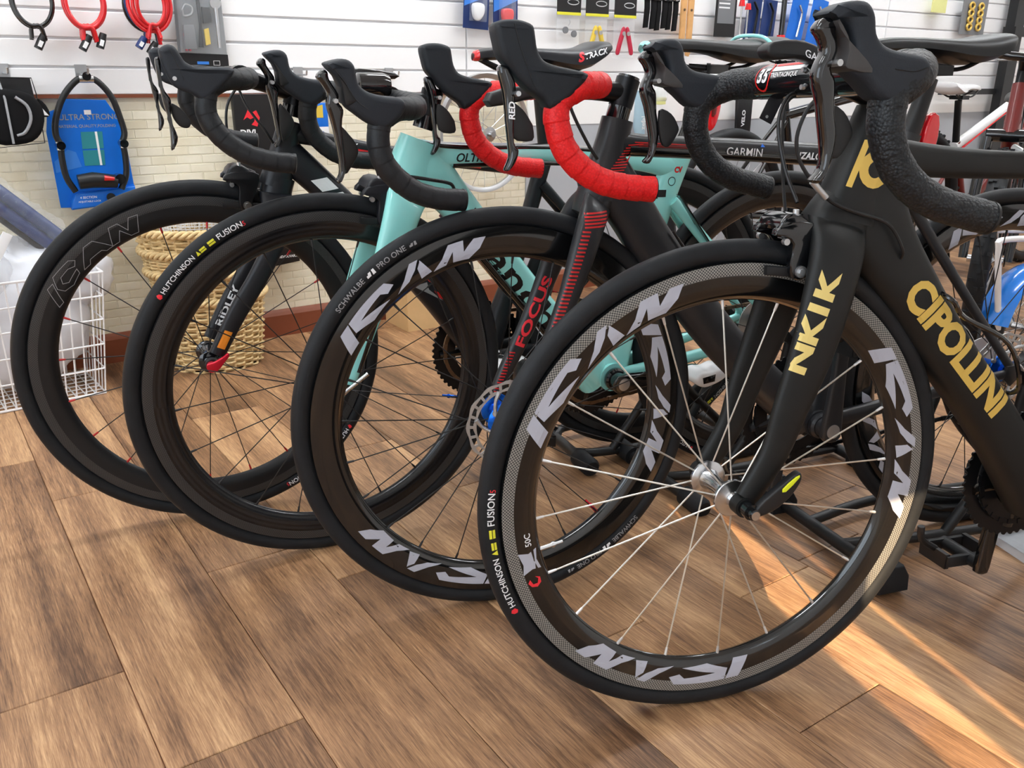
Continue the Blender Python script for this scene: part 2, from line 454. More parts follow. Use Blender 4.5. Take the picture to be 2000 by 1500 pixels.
# painted lower wall on the right
MB().box(((XT+X1)/2, WALL_Y+.008, .725), (X1-XT, .03, .122)).build('painted_band', 'wall_white', wb)
MB().box(((XT+X1)/2, WALL_Y+.009, .332), (X1-XT, .028, .664)).build('grey_dado', 'wall_grey', wb)
MB().box(((X0+XT)/2, WALL_Y+.0164, .39), (XT-X0, .03, .78)).build('tile_grout', 'grout', wb)
BW, BH = .0745, .0262
bricks = []
for r in range(27):
    z = .085+r*BH
    if z+BH > SL_Z-.004: break
    x = X0+(BW/2 if r % 2 else 0)
    while x < XT-.02:
        bricks.append((x, z)); x += BW
def brick_mb(mb, x, z, w, d):
    g = .0011; b = .0012; y1 = WALL_Y+.006; y0 = WALL_Y-d
    mb.add([(x+g, y1, z+g), (x+w-g, y1, z+g), (x+w-g, y1, z+BH-g), (x+g, y1, z+BH-g),
            (x+g+b, y0, z+g+b), (x+w-g-b, y0, z+g+b), (x+w-g-b, y0, z+BH-g-b), (x+g+b, y0, z+BH-g-b)],
           [(0, 1, 5, 4), (1, 2, 6, 5), (2, 3, 7, 6), (3, 0, 4, 7), (4, 5, 6, 7)])
bme = []
for k in range(3):
    mb = MB(); brick_mb(mb, 0, 0, BW, .0004+.0003*k); me = bpy.data.meshes.new('brick'); me.from_pydata(mb.v, [], mb.f); me.materials.append(M('brick_cream')); bme.append(me)
vis = sorted(bricks, key=lambda q: abs(q[0]-.55)*.8+abs(q[1]-.60)*.8 if 0.2 < q[0] < 1.6 else 9)
for x, z in vis[:300]: link('brick', random.choice(bme), wb, (x, 0, z))
mb = MB()
for x, z in vis[300:]: brick_mb(mb, x, z, min(BW, XT-x), random.choice((.0004, .0007, .001)))
tag(mb.build('brick_field', 'brick_cream', wb, smooth=0), kind='stuff')
# skirting
mb = MB(); prof = [(WALL_Y+.01, 0), (WALL_Y-.016, 0), (WALL_Y-.016, .072), (WALL_Y-.011, .082), (WALL_Y-.006, .09), (WALL_Y+.01, .09)]
mb.add([(X0, p, q) for p, q in prof]+[(XT+.6, p, q) for p, q in prof], [tuple(range(6)), tuple(range(11, 5, -1))]+[(i, (i+1) % 6, 6+(i+1) % 6, 6+i) for i in range(6)])
struct(mb.build('baseboard_back', 'baseboard_brown', smooth=0))
# side walls, ceiling, shop-front wall with the low window the sun comes through
mb = MB(); LY0, LY1, LZ0, LZ1 = -1.1, 1.0, .55, 2.25; yb0, yb1 = Y0-.2, WALL_Y+.2  # left wall gets an added opening, out of view, for cool fill light
for (c, d) in [((LY0+yb0)/2, LY0-yb0), ((LY1+yb1)/2, yb1-LY1)]: mb.box((X0-.05, c, ZC/2), (.1, d, ZC))
mb.box((X0-.05, (LY0+LY1)/2, LZ0/2), (.1, LY1-LY0, LZ0)); mb.box((X0-.05, (LY0+LY1)/2, (LZ1+ZC)/2), (.1, LY1-LY0, ZC-LZ1))
struct(mb.build('wall_left', 'wall_white', smooth=0))
wn = MB()
for (cy, cz, sy, sz) in [(LY0+.03, (LZ0+LZ1)/2, .06, LZ1-LZ0), (LY1-.03, (LZ0+LZ1)/2, .06, LZ1-LZ0), ((LY0+LY1)/2, LZ0+.03, LY1-LY0, .06), ((LY0+LY1)/2, LZ1-.03, LY1-LY0, .06), ((LY0+LY1)/2, (LZ0+LZ1)/2, .06, LZ1-LZ0)]: wn.box((X0-.05, cy, cz), (.05, sy, sz))
struct(wn.build('fill_window', 'lamp_frame', smooth=0))  # added window: admits sky fill and gives the rims something bright to reflect
struct(MB().box((X1+.05, (Y0+WALL_Y)/2, ZC/2), (.1, WALL_Y-Y0+.4, ZC)).build('wall_right', 'wall_white'))
struct(MB().box(((X0+X1)/2, (Y0+WALL_Y)/2, ZC+.05), (X1-X0+.3, WALL_Y-Y0+.5, .1)).build('ceiling', 'ceiling_white'))
WX0, WX1, WZ0, WZ1 = .405, .665, .94, 1.50
mb = MB(); yw = Y0-.05
mb.box(((X0+WX0)/2, yw, ZC/2), (WX0-X0, .1, ZC)); mb.box(((X1+WX1)/2, yw, ZC/2), (X1-WX1, .1, ZC))
mb.box(((WX0+WX1)/2, yw, WZ0/2), (WX1-WX0, .1, WZ0)); mb.box(((WX0+WX1)/2, yw, (ZC+WZ1)/2), (WX1-WX0, .1, ZC-WZ1))
struct(mb.build('wall_front', 'wall_white', smooth=0))
wn = MB(); t = .022
for (cx, cz, sx, sz) in [(WX0+t/2, (WZ0+WZ1)/2, t, WZ1-WZ0), (WX1-t/2, (WZ0+WZ1)/2, t, WZ1-WZ0), ((WX0+WX1)/2, WZ0+t/2, WX1-WX0, t), ((WX0+WX1)/2, WZ1-t/2, WX1-WX0, t),
                         (WX0+.156, (WZ0+WZ1)/2, .050, WZ1-WZ0), (WX0+.222, (WZ0+WZ1)/2, .034, WZ1-WZ0)]:
    wn.box((cx, yw, cz), (sx, .05, sz))
struct(wn.build('window_1', 'lamp_frame', smooth=0))
# ceiling lamps: long fluorescent panels
lamp_xy = [(-.7, 2.0), (.7, 2.0), (2.1, 2.0), (3.5, 2.0), (4.9, 2.0), (-.9, .2), (2.6, .2), (4.6, .2)]
first = None
for k, (x, y) in enumerate(lamp_xy):
    if first is None:
        t = thing('ceiling_light', 'long white fluorescent panel lamp on the ceiling', 'ceiling light', group='fluorescent ceiling panels')
        d = MB().box((0, 0, -.03), (1.20, .16, .012)).build('diffuser', 'lamp_panel', t)
        fr = MB(); fr.box((0, .095, -.02), (1.26, .03, .04)); fr.box((0, -.095, -.02), (1.26, .03, .04)); fr.box((.615, 0, -.02), (.03, .16, .04)); fr.box((-.615, 0, -.02), (.03, .16, .04)); fr.box((0, 0, -.008), (1.2, .16, .016))
        fr.build('frame', 'lamp_frame', t); first = t
    else: t = copy_tree(first)
    t.location = (x, y, ZC)

# ================================================================== bicycles
# bike axes: x forward, y to the rider's left (towards the camera), z up; origin under the front axle
R_T = .336
FRAMES = {   # ground point, forward, left, up
 'A': ((.8412, .7048, 0), (-.9395, .3425, 0), (-.3420, -.9382, .0539), (.0185, .0506, .9985)),
 'B': ((.7438, 1.0854, 0), (-.9563, .2923, 0), (-.2921, -.9554, .0426), (.0125, .0408, .9991)),
 'C': ((.5767, 1.4159, 0), (-.9878, .1559, 0), (-.1558, -.9870, -.0393), (-.0061, -.0388, .9992)),
 'D': ((.4437, 1.6682, 0), (-.9797, .2006, 0), (-.2005, -.9797, -.0057), (-.0011, -.0055, 1.0))}
def place(root, fr):
    m = Matrix.Identity(4)
    x = Vector(fr[1]).normalized(); y = Vector(fr[2]); y = (y-x*y.dot(x)).normalized(); z = x.cross(y)
    for k, v in enumerate((x, y, z)):
        for j in range(3): m[j][k] = v[j]
    for j in range(3): m[j][3] = fr[0][j]
    root.matrix_world = m
def multi(name, parts):
    me = bpy.data.meshes.new(name); V, F, I = [], [], []
    for k, (mb, mt) in enumerate(parts):
        o = len(V); V += mb.v; F += [tuple(i+o for i in f) for f in mb.f]; I += [k]*len(mb.f); me.materials.append(MATS[mt])
    me.from_pydata(V, [], F); me.polygons.foreach_set('material_index', I)
    bm = bmesh.new(); bm.from_mesh(me); bmesh.ops.recalc_face_normals(bm, faces=bm.faces); bm.to_mesh(me); bm.free()
    me.polygons.foreach_set('use_smooth', [True]*len(me.polygons)); me.set_sharp_from_angle(angle=math.radians(40))
    return me
RIM_P = [(.309, .0100), (.3075, .0124), (.300, .0126), (.2915, .0126), (.289, .0122), (.280, .0121), (.272, .0108), (.265, .0080), (.2605, .0045), (.2585, 0)]
def rim_v(r):
    for (r1, v1), (r0, v0) in zip(RIM_P, RIM_P[1:]):
        if r0 <= r <= r1: return v0+(v1-v0)*(r-r0)/(r1-r0)
    return 0.0
def tyre_v(r): return .0128*math.sqrt(max(0, 1-((r-.3215)/.0145)**2))
ICAN = {'I': [(22.5, .298), (26.4, .297), (23.3, .268), (18.5, .270)],
 'C': [(26.8, .297), (42.1, .297), (44.1, .286), (41.0, .281), (39.2, .288), (29.5, .284), (40.4, .272), (32.1, .268), (25.6, .280)],
 'A1': [(51.2, .297), (53.9, .296), (51.7, .284), (48.4, .274), (43.2, .269), (47.5, .281)],
 'A2': [(54.3, .294), (56.3, .269), (52.3, .267), (52.6, .284), (54.0, .291)],
 'N': [(56.7, .267), (60.6, .279), (63.7, .296), (68.4, .296), (67.9, .279), (71.6, .295), (75.3, .295), (73.1, .279), (69.1, .266), (63.7, .268), (64.5, .284), (61.3, .268)]}
ICAN_LINE = [[(31.5, .300), (34.0, .297), (29.3, .268), (27.0, .271)],
 [(36.0, .302), (43.5, .298), (45.0, .290), (43.3, .284), (41.0, .290), (37.2, .291), (35.6, .283), (37.2, .276), (42.9, .279), (42.2, .271), (37.2, .267), (33.6, .274), (33.0, .286)],
 [(44.2, .268), (50.2, .295), (53.8, .294), (58.2, .266), (55.2, .266), (53.9, .272), (48.6, .273), (47.2, .267)],
 [(58.0, .266), (60.8, .296), (64.0, .295), (66.0, .277), (68.2, .296), (71.4, .295), (69.0, .266), (66.0, .266), (63.4, .283), (61.0, .266)]]
_mesh = {}
def cached(key, make):
    if key not in _mesh: _mesh[key] = make()
    return _mesh[key]
def pol(deg, r, v): a = math.radians(deg); return Vector((r*math.cos(a), v, r*math.sin(a)))
def strip(poly, w):
    """closed outline drawn as a thin band"""
    P = [Vector(q) for q in poly]; c = len(P); F = []; V = []
    for i in range(c):
        a, b = P[i], P[(i+1) % c]; d = (b-a).normalized(); nn = Vector((-d.y, d.x))*w/2; e = d*w/2
        o = len(V); V += [tuple(a-e+nn), tuple(b+e+nn), tuple(b+e-nn), tuple(a-e-nn)]; F.append((o, o+1, o+2, o+3))
    return V, F
def wheel(root, name, f0, st, w0=R_T):
    rp = RIM_P+[(r, -v) for r, v in RIM_P[-2::-1]]
    W = link(name, cached(('rim', st['rim']), lambda: multi('rim', [(MB().lathe([(r, v) for r, v in rp], n=128, closed=True), st['rim'])])), root, (f0, 0, w0))
    tp = [(.3215+.0145*math.cos(a), .0128*math.sin(a)) for a in [2*PI*k/20 for k in range(20)]]
    link('tyre', cached('tyre', lambda: multi('tyre', [(MB().lathe(tp, n=128, closed=True), 'rubber')])), W)
    def track():
        mb = MB()
        for s in (1, -1): mb.lathe([(.3072, .0127*s), (.3000, .0129*s), (.2925, .0129*s), (.2915, .0127*s)], n=128, closed=False)
        mb.f = [f for f in mb.f if len(f) == 4]; return multi('brake_track', [(mb, st['track'])])
    if st.get('track'): link('brake_track', cached(('track', st['track']), track), W)
    # hub
    hr, hv = st.get('hub_r', .019), .034
    hp = [(.007, .050), (.0105, .050), (.0105, .040), (.013, .0385), (hr-.001, .0375), (hr, .0365), (hr, .0325), (hr-.001, .0315), (.015, .029), (.0125, .022), (.0105, 0), (.0125, -.022), (.015, -.029), (hr-.001, -.0315), (hr, -.0325), (hr, -.0365), (hr-.001, -.0375), (.013, -.0385), (.0105, -.040), (.0105, -.050), (.007, -.050)]
    link('hub', cached(('hub', hr, st['hub']), lambda: multi('hub', [(MB().lathe(hp, n=32), st['hub'])])), W)
    # spokes
    n = st.get('n', 20); cr = st.get('cross', 0)
    def sp(side, d):
        a = MB().tube([pol(d, hr*.86, hv*side), pol(0, .2500, .0028*side)], .00098 if not st.get('thick') else .0012, 6)
        b = MB().tube([pol(0, .2480, .0030*side), pol(0, .2560, .0015*side), pol(0, .2615, .0010*side)], [.0017, .0021, .0021], 8)
        return multi('spoke', [(a, st['spoke']), (b, st['nip'])])
    for k in range(n):
        side = 1 if k % 2 else -1
        d = cr*(1 if (k//2) % 2 else -1)
        me = cached(('spoke', side, d, st['spoke'], st['nip'], hr, st.get('thick')), lambda: sp(side, d))
        link('spoke', me, W, None, (0, -math.radians(st.get('phase', 0)+k*360/n), 0))
    # valve
    va = st.get('valve', -70)
    vm = MB().tube([pol(0, .262, 0), pol(0, .238, 0)], .003, 8); vm.tube([pol(0, .238, 0), pol(0, .228, 0)], .0022, 8); vm.tube([pol(0, .243, 0), pol(0, .240, 0)], .0042, 10)
    link('valve', cached(('valve', st.get('vmat', 'silver')), lambda: multi('valve', [(vm, st.get('vmat', 'silver'))])), W, None, (0, -math.radians(va), 0))
    # rim lettering
    for a0 in st.get('ican', []):
        for k, pts in ICAN.items():
            decal('rim_letter', flat([[(math.radians(a)*.285, r) for a, r in pts]]), lambda x, y, a0=a0: pol(math.degrees(x/.285)+a0, y, rim_v(y)+.0005), 'decal_grey', W, .012)
    for a0 in st.get('ican_line', []):
        for pts in ICAN_LINE:
            q = [(math.radians(a)*.285, r) for a, r in pts]
            decal('rim_letter', strip(q, .0009), lambda x, y, a0=a0: pol(math.degrees(x/.285)+a0, y, rim_v(y)+.0005), 'decal_line', W, .01)
    # tyre lettering: list of (start angle, [(text, height, material, gap)])
    for a0, items in st.get('ttext', []):
        s = 0
        for tx, h, mt, gap, kw in items:
            if tx == '^': vf = flat([[(0, 0), (.9, 0), (.45, 1)]])
            elif tx == '*': vf = flat([[(0, .2), (.35, 0), (.8, .3), (.7, .8), (.3, 1), (.05, .7)]])
            elif tx == '[]': vf = flat([[(0, 0), (1.5, 0), (1.5, .42), (0, .42)], [(0, .55), (1.5, .55), (1.5, 1), (0, 1)]])
            elif tx == '>>': vf = flat([[(0, .1), (.9, .1), (1.2, .9), (.6, .9), (.5, .6), (.1, .6)], [(1.3, 0), (2.0, 0), (2.0, 1), (1.5, 1)]])
            else: vf = text2d(tx, **kw)
            decal('tyre_print', vf, lambda x, y, s=s, h=h, a0=a0: pol(a0+math.degrees((s+x*h)/.321), .3165+y*h, tyre_v(.3165+y*h)+.0004), mt, W, .5)
            s += width2d(vf)*h+gap
    return W
def disc_rotor(W, v, r=.071, mt='silver_satin'):
    mb = MB(); n = 72; t = .0009
    def ann(r0, r1):
        for k in range(n):
            a0, a1 = 360*k/n, 360*(k+1)/n
            wob = lambda a: .0014*math.cos(math.radians(a*12))
            q = [pol(a0, r0, v), pol(a1, r0, v), pol(a1, r1+wob(a1), v), pol(a0, r1+wob(a0), v)]
            mb.add([p_+Vector((0, t, 0)) for p_ in q]+[p_-Vector((0, t, 0)) for p_ in q], [(0, 1, 2, 3), (7, 6, 5, 4), (0, 4, 5, 1), (2, 6, 7, 3)])
    ann(r-.0045, r); ann(r-.0155, r-.0115)
    for k in range(24):                                   # bridges that leave the slots open
        a = k*15; mb.slab([(pol(a+x, y, 0).x, pol(a+x, y, 0).z) for x, y in [(-2.0, r-.0125), (2.0, r-.0125), (3.2, r-.0035), (-.8, r-.0035)]], v, t, .0002, n=1)
    for k in range(6):                                    # curved arms
        a = k*60+12; mb.tube([pol(a, r-.014, v), pol(a-14, r-.026, v), pol(a-34, r-.040, v)], [.0042, .0026, .0034], 8, sub=4)
        mb.lathe([(.0046, v-.002), (.0046, v+.0024)], tuple(pol(a-34, r-.040, 0)), n=12)
    mb.build('brake_rotor', mt, W)
# ---- drop handlebar, hoods and levers
HB = {
('A','hood'):[(.044,.908),(.039,.913),(.025,.919),(.008,.920),(-.001,.915),(-.006,.906),(-.009,.892),(-.017,.883),(-.030,.878),(-.050,.875),(-.066,.872),(-.074,.862),(-.068,.850),(-.056,.838),(-.040,.829),(-.021,.832),(-.003,.846),(.014,.860),(.014,.876),(.018,.891),(.028,.903)],
('A','panel'):[(.037,.902),(.033,.895),(.022,.884),(.001,.867),(-.005,.856),(.022,.860),(.024,.865),(.022,.876),(.026,.888)],
('A','lever'):[(.053,.895),(.047,.904),(.039,.905),(.031,.898),(.032,.893),(.029,.885),(.028,.875),(.033,.860),(.027,.849),(.025,.823),(.020,.800),(.022,.779),(.026,.766),(.033,.754),(.041,.757),(.033,.767),(.032,.785),(.038,.814),(.042,.831),(.049,.851),(.047,.864),(.042,.875),(.046,.886)],
('A','paddle'):[(.024,.826),(.006,.822),(-.006,.804),(-.004,.793),(.008,.777),(.020,.785)],
('B','hood'):[(.075,.906),(.069,.912),(.055,.914),(.040,.913),(.027,.908),(.024,.898),(.021,.881),(.013,.869),(-.003,.863),(-.024,.859),(-.045,.854),(-.042,.845),(-.029,.831),(-.015,.820),(.004,.812),(.013,.822),(.031,.834),(.046,.848),(.056,.860),(.067,.872),(.072,.889)],
('B','lever'):[(.069,.860),(.058,.862),(.053,.855),(.047,.841),(.048,.820),(.049,.799),(.049,.773),(.043,.763),(.047,.749),(.055,.739),(.061,.740),(.055,.755),(.056,.771),(.059,.799),(.062,.831)],
('B','paddle'):[(.050,.819),(.034,.812),(.023,.797),(.020,.790),(.021,.774),(.048,.779)],
('C','hood'):[(.032,.878),(.024,.883),(.004,.886),(-.007,.878),(-.010,.861),(-.015,.851),(-.028,.843),(-.051,.838),(-.074,.835),(-.079,.823),(-.069,.808),(-.047,.794),(-.029,.800),(-.007,.815),(.006,.826),(.010,.845),(.018,.863)],
('C','panel'):[(.018,.866),(.012,.860),(-.003,.838),(-.006,.832),(.006,.827),(.010,.833),(.012,.852)],
('C','lever'):[(.044,.863),(.037,.872),(.029,.870),(.027,.860),(.015,.841),(.016,.831),(.009,.820),(.012,.799),(.009,.750),(.010,.735),(.018,.721),(.022,.724),(.017,.739),(.022,.783),(.027,.808),(.032,.827),(.030,.841),(.038,.855)],
('C','paddle'):[(.012,.794),(-.001,.786),(-.012,.770),(-.011,.755),(.010,.731)],
('D','hood'):[(.033,.892),(.023,.897),(.013,.894),(.005,.881),(-.001,.872),(-.019,.865),(-.047,.866),(-.070,.863),(-.064,.850),(-.043,.831),(-.023,.816),(-.005,.826),(.019,.837),(.030,.860),(.036,.885)],
('D','lever'):[(.040,.879),(.035,.874),(.036,.838),(.026,.817),(.029,.789),(.022,.763),(.028,.747),(.034,.743),(.033,.756),(.033,.789),(.038,.815),(.043,.869)],
('D','paddle'):[(.027,.812),(.013,.805),(.001,.788),(.001,.779),(.007,.775),(.018,.779),(.026,.793)],
}
DROPS = {
 'A': ((-.105, .862), [(-.060, .852), (-.043, .838), (-.038, .822), (-.039, .800), (-.051, .772), (-.074, .748), (-.106, .731), (-.138, .722), (-.166, .715)]),
 'B': ((-.092, .842), [(-.038, .838), (-.016, .825), (-.008, .808), (-.010, .788), (-.019, .763), (-.040, .740), (-.069, .723), (-.101, .715), (-.140, .711)]),
 'C': ((-.122, .820), [(-.066, .818), (-.048, .806), (-.042, .792), (-.041, .770), (-.048, .746), (-.067, .723), (-.094, .704), (-.129, .693), (-.168, .689)]),
 'D': ((-.104, .848), [(-.052, .846), (-.032, .834), (-.025, .816), (-.024, .797), (-.034, .773), (-.054, .751), (-.083, .733), (-.117, .723), (-.152, .718)])}
SEAM = {'B': [(.052, .909), (.047, .890), (.039, .868), (.030, .846), (.026, .836)], 'C': [(.022, .874), (.008, .856), (-.006, .834), (-.022, .822)], 'D': [(.020, .890), (.012, .868), (.004, .846)], 'A': [(-.030, .860), (-.052, .858), (-.066, .862)]}
def handlebar(root, b, tape, hood, lever, hw=.205, wrap=.022, taped_from=.06, rad=.0162, top=0.0, wrap_h=.0006):
    (fc, wc), dr = DROPS[b]
    C = MB().tube([(fc, -taped_from-.02, wc), (fc, taped_from+.02, wc)], .0222 if b == 'A' else .0155, 24).build('handlebar', 'black_gloss' if b == 'A' else 'black_plastic', root)
    for s in (1, -1):
        pts = [(fc, taped_from*s, wc), (fc+.001, max(.11, taped_from+.012)*s, wc+.001), (fc+.006, .160*s, wc), (fc+.022, .188*s, wc-.001), (dr[0][0]-.005, hw*s, dr[0][1]+.001)]+[(a, (hw+.003+.002*k)*s, c) for k, (a, c) in enumerate(dr[1:])]
        P = cat(pts, 22); L = 0; rr = []
        for i, q in enumerate(P):
            if i: L += (q-P[i-1]).length
            rr.append(rad+top*max(0, 1-L/.17)+wrap_h*((L/wrap) % 1))
        t = MB().tube(P, rr, 18); t.build('bar_tape', tape, C, smooth=60)
        e = P[-1]; d = (P[-1]-P[-3]).normalized()
        MB().tube([e-d*.002, e+d*.0015, e+d*.003], [rad+.0008, rad+.0004, rad*.8], 18).build('bar_end_plug', 'black_plastic', C)
        H = MB().slab(HB[(b, 'hood')], hw*s+.003*s, .0185, .0085, smooth=3, n=4).build('brake_hood', hood, root, smooth=60)
        if (b, 'panel') in HB: MB().slab(HB[(b, 'panel')], hw*s+.003*s, .0190, .001, smooth=2, n=2).build('hood_panel', 'panel_brown' if b == 'A' else 'black_plastic', H)
        if b in SEAM: MB().tube([(x, (hw+.003)*s+.0186*s, z) for x, z in SEAM[b]], .0006, 6, sub=4).build('hood_seam', 'decal_dark', H)
        Lv = MB().slab(HB[(b, 'lever')], hw*s+.006*s, .0085, .005, smooth=3, n=3).build('brake_lever', lever, root, smooth=60)
        MB().slab(HB[(b, 'paddle')], hw*s-.004*s, .004, .002, smooth=3, n=2).build('shift_paddle', 'black_plastic', Lv)
        piv = HB[(b, 'lever')][0]
        MB().cyl((piv[0]-.022, (hw+.003)*s-.017, piv[1]-.030), (piv[0]-.022, (hw+.003)*s+.0195, piv[1]-.030), .0032, 12).build('pivot_pin', 'silver_satin', Lv)
    return C
def stem(root, b, top, mt='black_metal', spacer=.02):
    (fc, wc), _ = DROPS[b]; f1, w1 = top
    mb = MB(); mb.ftube([(f1, w1, .032, .034), ((fc+f1)/2, (wc+w1)/2, .028, .028), (fc-.006, wc, .034, .040)], sub=3)
    ax = Vector((-.29, 0, .957))
    o = Vector((f1, 0, w1)); mb.cyl(o-ax*.021, o+ax*.021, .0185, 20)
    mb.tube([(fc, -.024, wc), (fc, .024, wc)], .0200, 20)
    S = mb.build('stem', mt, root)
    MB().cyl(o+ax*.021, o+ax*.025, .0165, 20).build('top_cap', 'black_gloss', S)
    if spacer: MB().tube([o-ax*.021, o-ax*(.021+spacer)], [.0175, .0182], 20).build('headset_spacer', 'black_gloss', S)
    mb = MB()
    for sy in (-1, 1):
        mb.cyl((fc+.019, .016*sy, wc+.010), (fc+.024, .016*sy, wc+.010), .0032, 8); mb.cyl((fc+.019, .016*sy, wc-.010), (fc+.024, .016*sy, wc-.010), .0032, 8)
    mb.build('stem_bolts', 'silver_satin', S)
def saddle(root, fn, ft, w, mt, rails='black_metal', nose_mt=None, post=None, post_mt='carbon_matte', tilt=0.0, flick=.010):
    L = fn-ft; S = []
    prof = [(0, .010, -.010, .018), (.03, .018, -.004, .028), (.15, .021, .001, .032), (.35, .026, .002, .032), (.52, .038, .001, .038), (.68, .055, .001, .052), (.82, .066, .005, .060), (.93, .068, flick, .052), (1.0, .058, flick+.001, .028)]
    P = cat(prof, 4); rr = []
    for q in P:
        f = fn-q[0]*L; zt = w+q[2]+tilt*q[0]; ring = []
        for k in range(20):
            a = PI*k/19; c = math.cos(a); s = math.sin(a)
            ring.append((f, q[1]*math.copysign(abs(c)**.7, c), zt-q[3]*.55*(1-abs(s)**.75)))
        for k in range(1, 8):
            x = -q[1]+2*q[1]*k/8; ring.append((f, x*.93, zt-q[3]*(.62+.12*math.cos(PI*(k/8-.5)*1.0))))
        rr.append(ring)
    O = MB().rings(rr).build('saddle', mt, root, smooth=60)
    if nose_mt:
        sub = [r for r in rr[:5]]
        g = MB().rings([[(x, y*1.03, z+(.0006 if j < 20 else -.0006)) for j, (x, y, z) in enumerate(r)] for r in sub]); g.build('nose_cap', nose_mt, O, smooth=60)
    mb = MB()
    for s in (1, -1):
        mb.tube([(fn-.06*L, .010*s, w-.022), (fn-.22*L, .020*s, w-.040), (fn-.36*L, .022*s, w-.048), (fn-.66*L, .022*s, w-.048), (fn-.80*L, .028*s, w-.036), (fn-.88*L, .036*s, w-.020)], .0036, 8, sub=4)
    mb.build('saddle_rails', rails, O)
    if post:
        q = MB(); q.ftube([(post[0], post[1], .034, .026), ((post[0]+fn-.52*L)/2, (post[1]+w-.07)/2, .030, .026), (fn-.52*L, w-.062, .030, .026)], sub=2)
        q.box((fn-.51*L, 0, w-.050), (.05, .058, .016)); q.cyl((fn-.51*L, 0, w-.075), (fn-.51*L, 0, w-.04), .004, 8)
        q.build('seatpost', post_mt, root)
    return O
def crankset(root, bb, left_deg, ring_mt='black_metal', arm_mt='carbon_gloss', rr=(.106, .080), pedal='black', chain_mt='chain_brown', left_arm=True, ring_n=50):
    v = -.045; n = ring_n*4
    def ring(r, v, t):
        mb = MB(); tooth = [0, 1, 1, 0]
        o = [pol(360*k/n, r+.0042*tooth[k % 4], v) for k in range(n)]; i = [pol(360*k/n, r-.020, v) for k in range(n)]
        T = Vector((0, t, 0)); c = Vector((bb[0], 0, bb[1]))
        vs = [c+p_+T for p_ in o]+[c+p_+T for p_ in i]+[c+p_-T for p_ in o]+[c+p_-T for p_ in i]
        fs = []
        for k in range(n):
            j = (k+1) % n
            fs += [(k, j, n+j, n+k), (2*n+j, 2*n+k, 3*n+k, 3*n+j), (j, k, 2*n+k, 2*n+j), (n+k, n+j, 3*n+j, 3*n+k)]
        return mb.add(vs, fs)
    C = ring(rr[0], v, .0016).build('crankset', ring_mt, root, smooth=30)
    ring(rr[1], v+.008, .0014).build('small_chainring', ring_mt, C, smooth=30)
    sp = MB(); c3 = Vector((bb[0], v+.002, bb[1]))
    for k in range(5):
        a = left_deg+180+k*72; sp.tube([c3, c3+pol(a, rr[0]-.012, 0)], [.014, .008], 8)
    sp.cyl((bb[0], -.066, bb[1]), (bb[0], .066, bb[1]), .018, 20); sp.lathe([(.022, .036), (.024, .040), (.024, .046), (.020, .050)], (bb[0], 0, bb[1]), 24); sp.lathe([(.022, -.036), (.024, -.030)], (bb[0], 0, bb[1]), 24)
    sp.build('spider', arm_mt, C)
    for s, a in ((1, left_deg), (-1, left_deg+180)):
        if s == 1 and not left_arm: continue
        d = pol(a, 1, 0); e = Vector((bb[0], 0, bb[1]))+d*.1725; nn = pol(a+90, 1, 0)
        b0 = Vector((bb[0], 0, bb[1]))
        o = [b0+nn*.019-d*.012, b0-d*.022, b0-nn*.019-d*.012, b0-nn*.017+d*.03, b0-nn*.0125+d*.10, e-nn*.0125, e-nn*.007+d*.013, e+nn*.007+d*.013, e+nn*.0125, b0+nn*.0125+d*.10, b0+nn*.017+d*.03]
        A = MB().slab([(q.x, q.z) for q in o], .070*s, .0075, .004, smooth=2).build('crank_arm', arm_mt, C)
        MB().lathe([(.013, .0772*s), (.013, .0785*s), (.009, .079*s)], (bb[0], 0, bb[1]), 20).build('crank_bolt', 'silver_satin', A)
        if pedal == 'white':
            p0 = Vector((e.x, .105*s, e.z))
            pe = MB().slab([(p0.x+.034, p0.z+.006), (p0.x+.020, p0.z+.018), (p0.x-.004, p0.z+.016), (p0.x-.030, p0.z+.022), (p0.x-.048, p0.z+.012), (p0.x-.040, p0.z-.004), (p0.x-.016, p0.z-.014), (p0.x+.010, p0.z-.018), (p0.x+.030, p0.z-.008)], p0.y, .026, .007, smooth=3)
            pe.cyl((e.x, .076*s, e.z), (e.x, .082*s, e.z), .008, 12); pd = pe.build('pedal', 'white_gloss', C)
            MB().slab([(p0.x+.020, p0.z+.006), (p0.x-.012, p0.z+.010), (p0.x-.012, p0.z-.006), (p0.x+.016, p0.z-.008)], p0.y, .0268, .001).build('pedal_inlay', 'black_gloss', pd)
        elif pedal:
            p0 = Vector((e.x, .125*s, e.z)); pe = MB()
            pe.slab([(p0.x+.048, p0.z+.010), (p0.x+.048, p0.z-.010), (p0.x-.040, p0.z-.010), (p0.x-.040, p0.z+.010)], p0.y-.030*s, .004, .002)
            pe.slab([(p0.x+.048, p0.z+.010), (p0.x+.048, p0.z-.010), (p0.x-.040, p0.z-.010), (p0.x-.040, p0.z+.010)], p0.y+.030*s, .004, .002)
            pe.box((p0.x+.046, p0.y, p0.z), (.008, .062, .026)); pe.box((p0.x-.038, p0.y, p0.z), (.008, .062, .026)); pe.cyl((e.x, .074*s, e.z), (e.x, .160*s, e.z), .011, 14)
            pe.tube([(p0.x+.046, p0.y, p0.z+.010), (p0.x+.075, p0.y, p0.z+.030), (p0.x+.080, p0.y, p0.z+.055)], .006, 8, sub=3)
            pe.build('pedal', 'black_plastic', C)
    # chain: separate links along the lower and upper run
    ra = (-.985, R_T); mb = MB(); path = []
    r1 = rr[1]+.003; vc = v+.008
    top = [(bb[0]+r1*math.cos(math.radians(a)), bb[1]+r1*math.sin(math.radians(a))) for a in range(100, -110, -7)]
